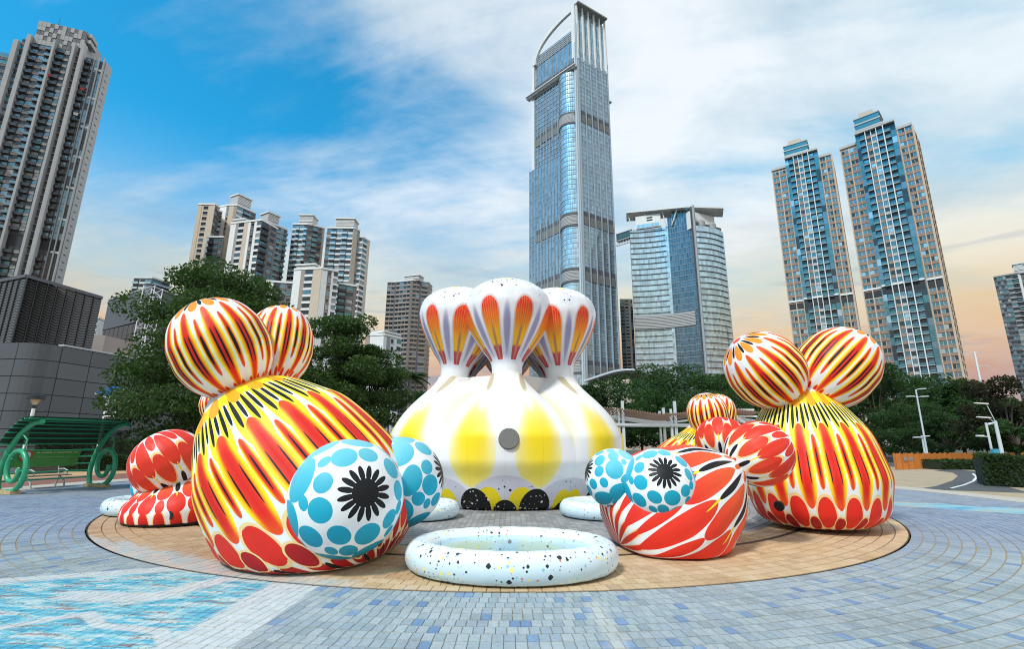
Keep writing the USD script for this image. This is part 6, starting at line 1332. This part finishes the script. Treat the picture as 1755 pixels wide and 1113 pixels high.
def street_lamp(label, px, py_top, Y, arms, mat='galvanised', r=0.09, group=None):
    H = zof(px, py_top, Y); th = thing('street_lamp', label, 'street lamp', ground_at(px, Y)); obj('pole', MB().tube([(0, 0, 0), (0, 0, 0.6), (0, 0, 0.62), (0, 0, H)], [r * 1.7, r * 1.5, r, r * 0.7], 10), mat, th, 50)
    for dz, l, sg in arms:
        obj('arm', MB().tube([(0, 0, H - dz), (sg * l * 0.6, 0, H - dz + 0.08)], 0.035, 6), mat, th); x = sg * l; obj('lamp_head', MB().hexa([(x - 0.35, -0.13, H - dz + 0.04), (x + 0.35, -0.13, H - dz + 0.08), (x + 0.35, 0.13, H - dz + 0.08), (x - 0.35, 0.13, H - dz + 0.04), (x - 0.3, -0.09, H - dz + 0.14), (x + 0.3, -0.09, H - dz + 0.17), (x + 0.3, 0.09, H - dz + 0.17), (x - 0.3, 0.09, H - dz + 0.14)]), 'steel', th)
street_lamp('slim grey lamp post with three flat heads in front of the dark tree belt', 1586, 668, 46, ((0.05, 0.6, 1), (0.75, 0.7, 1), (0.75, 0.6, -1)))
street_lamp('tall white lamp mast with three arms against the sunset sky', 1703, 604, 78, ((0.1, 1.0, 1), (0.1, 1.2, -1), (2.4, 1.4, 1)), 'white_paint', 0.2)
street_lamp('short pole with a small side lamp left of the slim lamp post', 1582, 748, 44, ((0.2, 0.4, -1), (0.1, 0.3, 1)))
def blue_posts():
    Y = 36.0; th = thing('camera_pole', 'slender white pole with blue control box and small side lamps', 'pole', ground_at(1697, Y)); H = zof(1690, 725, Y)
    obj('pole', MB().tube([(0, 0, 0), (0, 0, H)], 0.075, 10), 'galvanised', th); obj('control_box', MB().box(-0.16, 0.42, -0.24, -0.09, 0, zof(1697, 770, Y)), 'blue_paint', th); obj('meter_box', MB().box(-0.52, -0.2, -0.2, 0.0, zof(1697, 785, Y), zof(1697, 777, Y)), 'blue_paint', th)
    for z, l in ((H - 0.1, 0.5), (H - 1.0, -0.6)): obj('arm', MB().tube([(0, 0, z), (l, 0, z + 0.05)], 0.04, 6), 'galvanised', th); obj('lamp_head', MB().box(l - 0.25, l + 0.2, -0.1, 0.1, z + 0.02, z + 0.12), 'white_paint', th)
    H2 = zof(1702, 722, 34.0); th = thing('camera_pole', 'thicker leaning white pole right of the blue control box', 'pole', ground_at(1714, 34.0)); obj('pole', MB().tube([(0, 0, 0), (0, 0, 0.5), (0, 0, 0.52), (-0.02, 0, H2)], [0.2, 0.19, 0.12, 0.1], 12), 'galvanised', th, 50); obj('arm', MB().tube([(0, 0, H2 - 0.1), (-0.55, 0, H2 - 0.25)], 0.05, 8), 'galvanised', th)
    for px, py in ((1680, 692), (1684, 716)):
        p = at(px, py, 34.0) - np.array(ground_at(1714, 34.0)); obj('flat_lamp', MB().hexa([(p[0] - 0.35, p[1] - 0.1, p[2]), (p[0] + 0.5, p[1] - 0.1, p[2] - 0.06), (p[0] + 0.5, p[1] + 0.1, p[2] - 0.06), (p[0] - 0.35, p[1] + 0.1, p[2]), (p[0] - 0.35, p[1] - 0.1, p[2] + 0.07), (p[0] + 0.5, p[1] - 0.1, p[2] + 0.01), (p[0] + 0.5, p[1] + 0.1, p[2] + 0.01), (p[0] - 0.35, p[1] + 0.1, p[2] + 0.07)]), 'white_paint', th)
        obj('arm', MB().tube([(p[0] + 0.4, p[1], p[2]), (-0.02, 0, H2 - 0.2 if py > 700 else H2)], 0.025, 6), 'galvanised', th)
blue_posts()
# far hills
def hills():
    n = 60; x = np.linspace(-900, 1100, n); v = []; rs = np.random.RandomState(9)
    h = 70 + 60 * np.array([meshkit.fbm(np.array([q / 260.0, 1.3, 0.0]), 4, 3) for q in x]) + 45 * np.exp(-((x + 250) / 160) ** 2)
    for k in range(n): v += [(x[k], 1900, -2), (x[k], 2000, h[k] * 1.4), (x[k], 2300, -2)]
    f = []
    for k in range(n - 1):
        a, b = 3 * k, 3 * k + 3; f += [[a, b, b + 1], [a, b + 1, a + 1], [a + 1, b + 1, b + 2], [a + 1, b + 2, a + 2]]
    obj('hills', (np.array(v), np.array(f)), 'hill_blue', kind='structure')
plain('hill_blue', (0.17, 0.24, 0.27), 0.95, 0.2, 0.01)
hills()
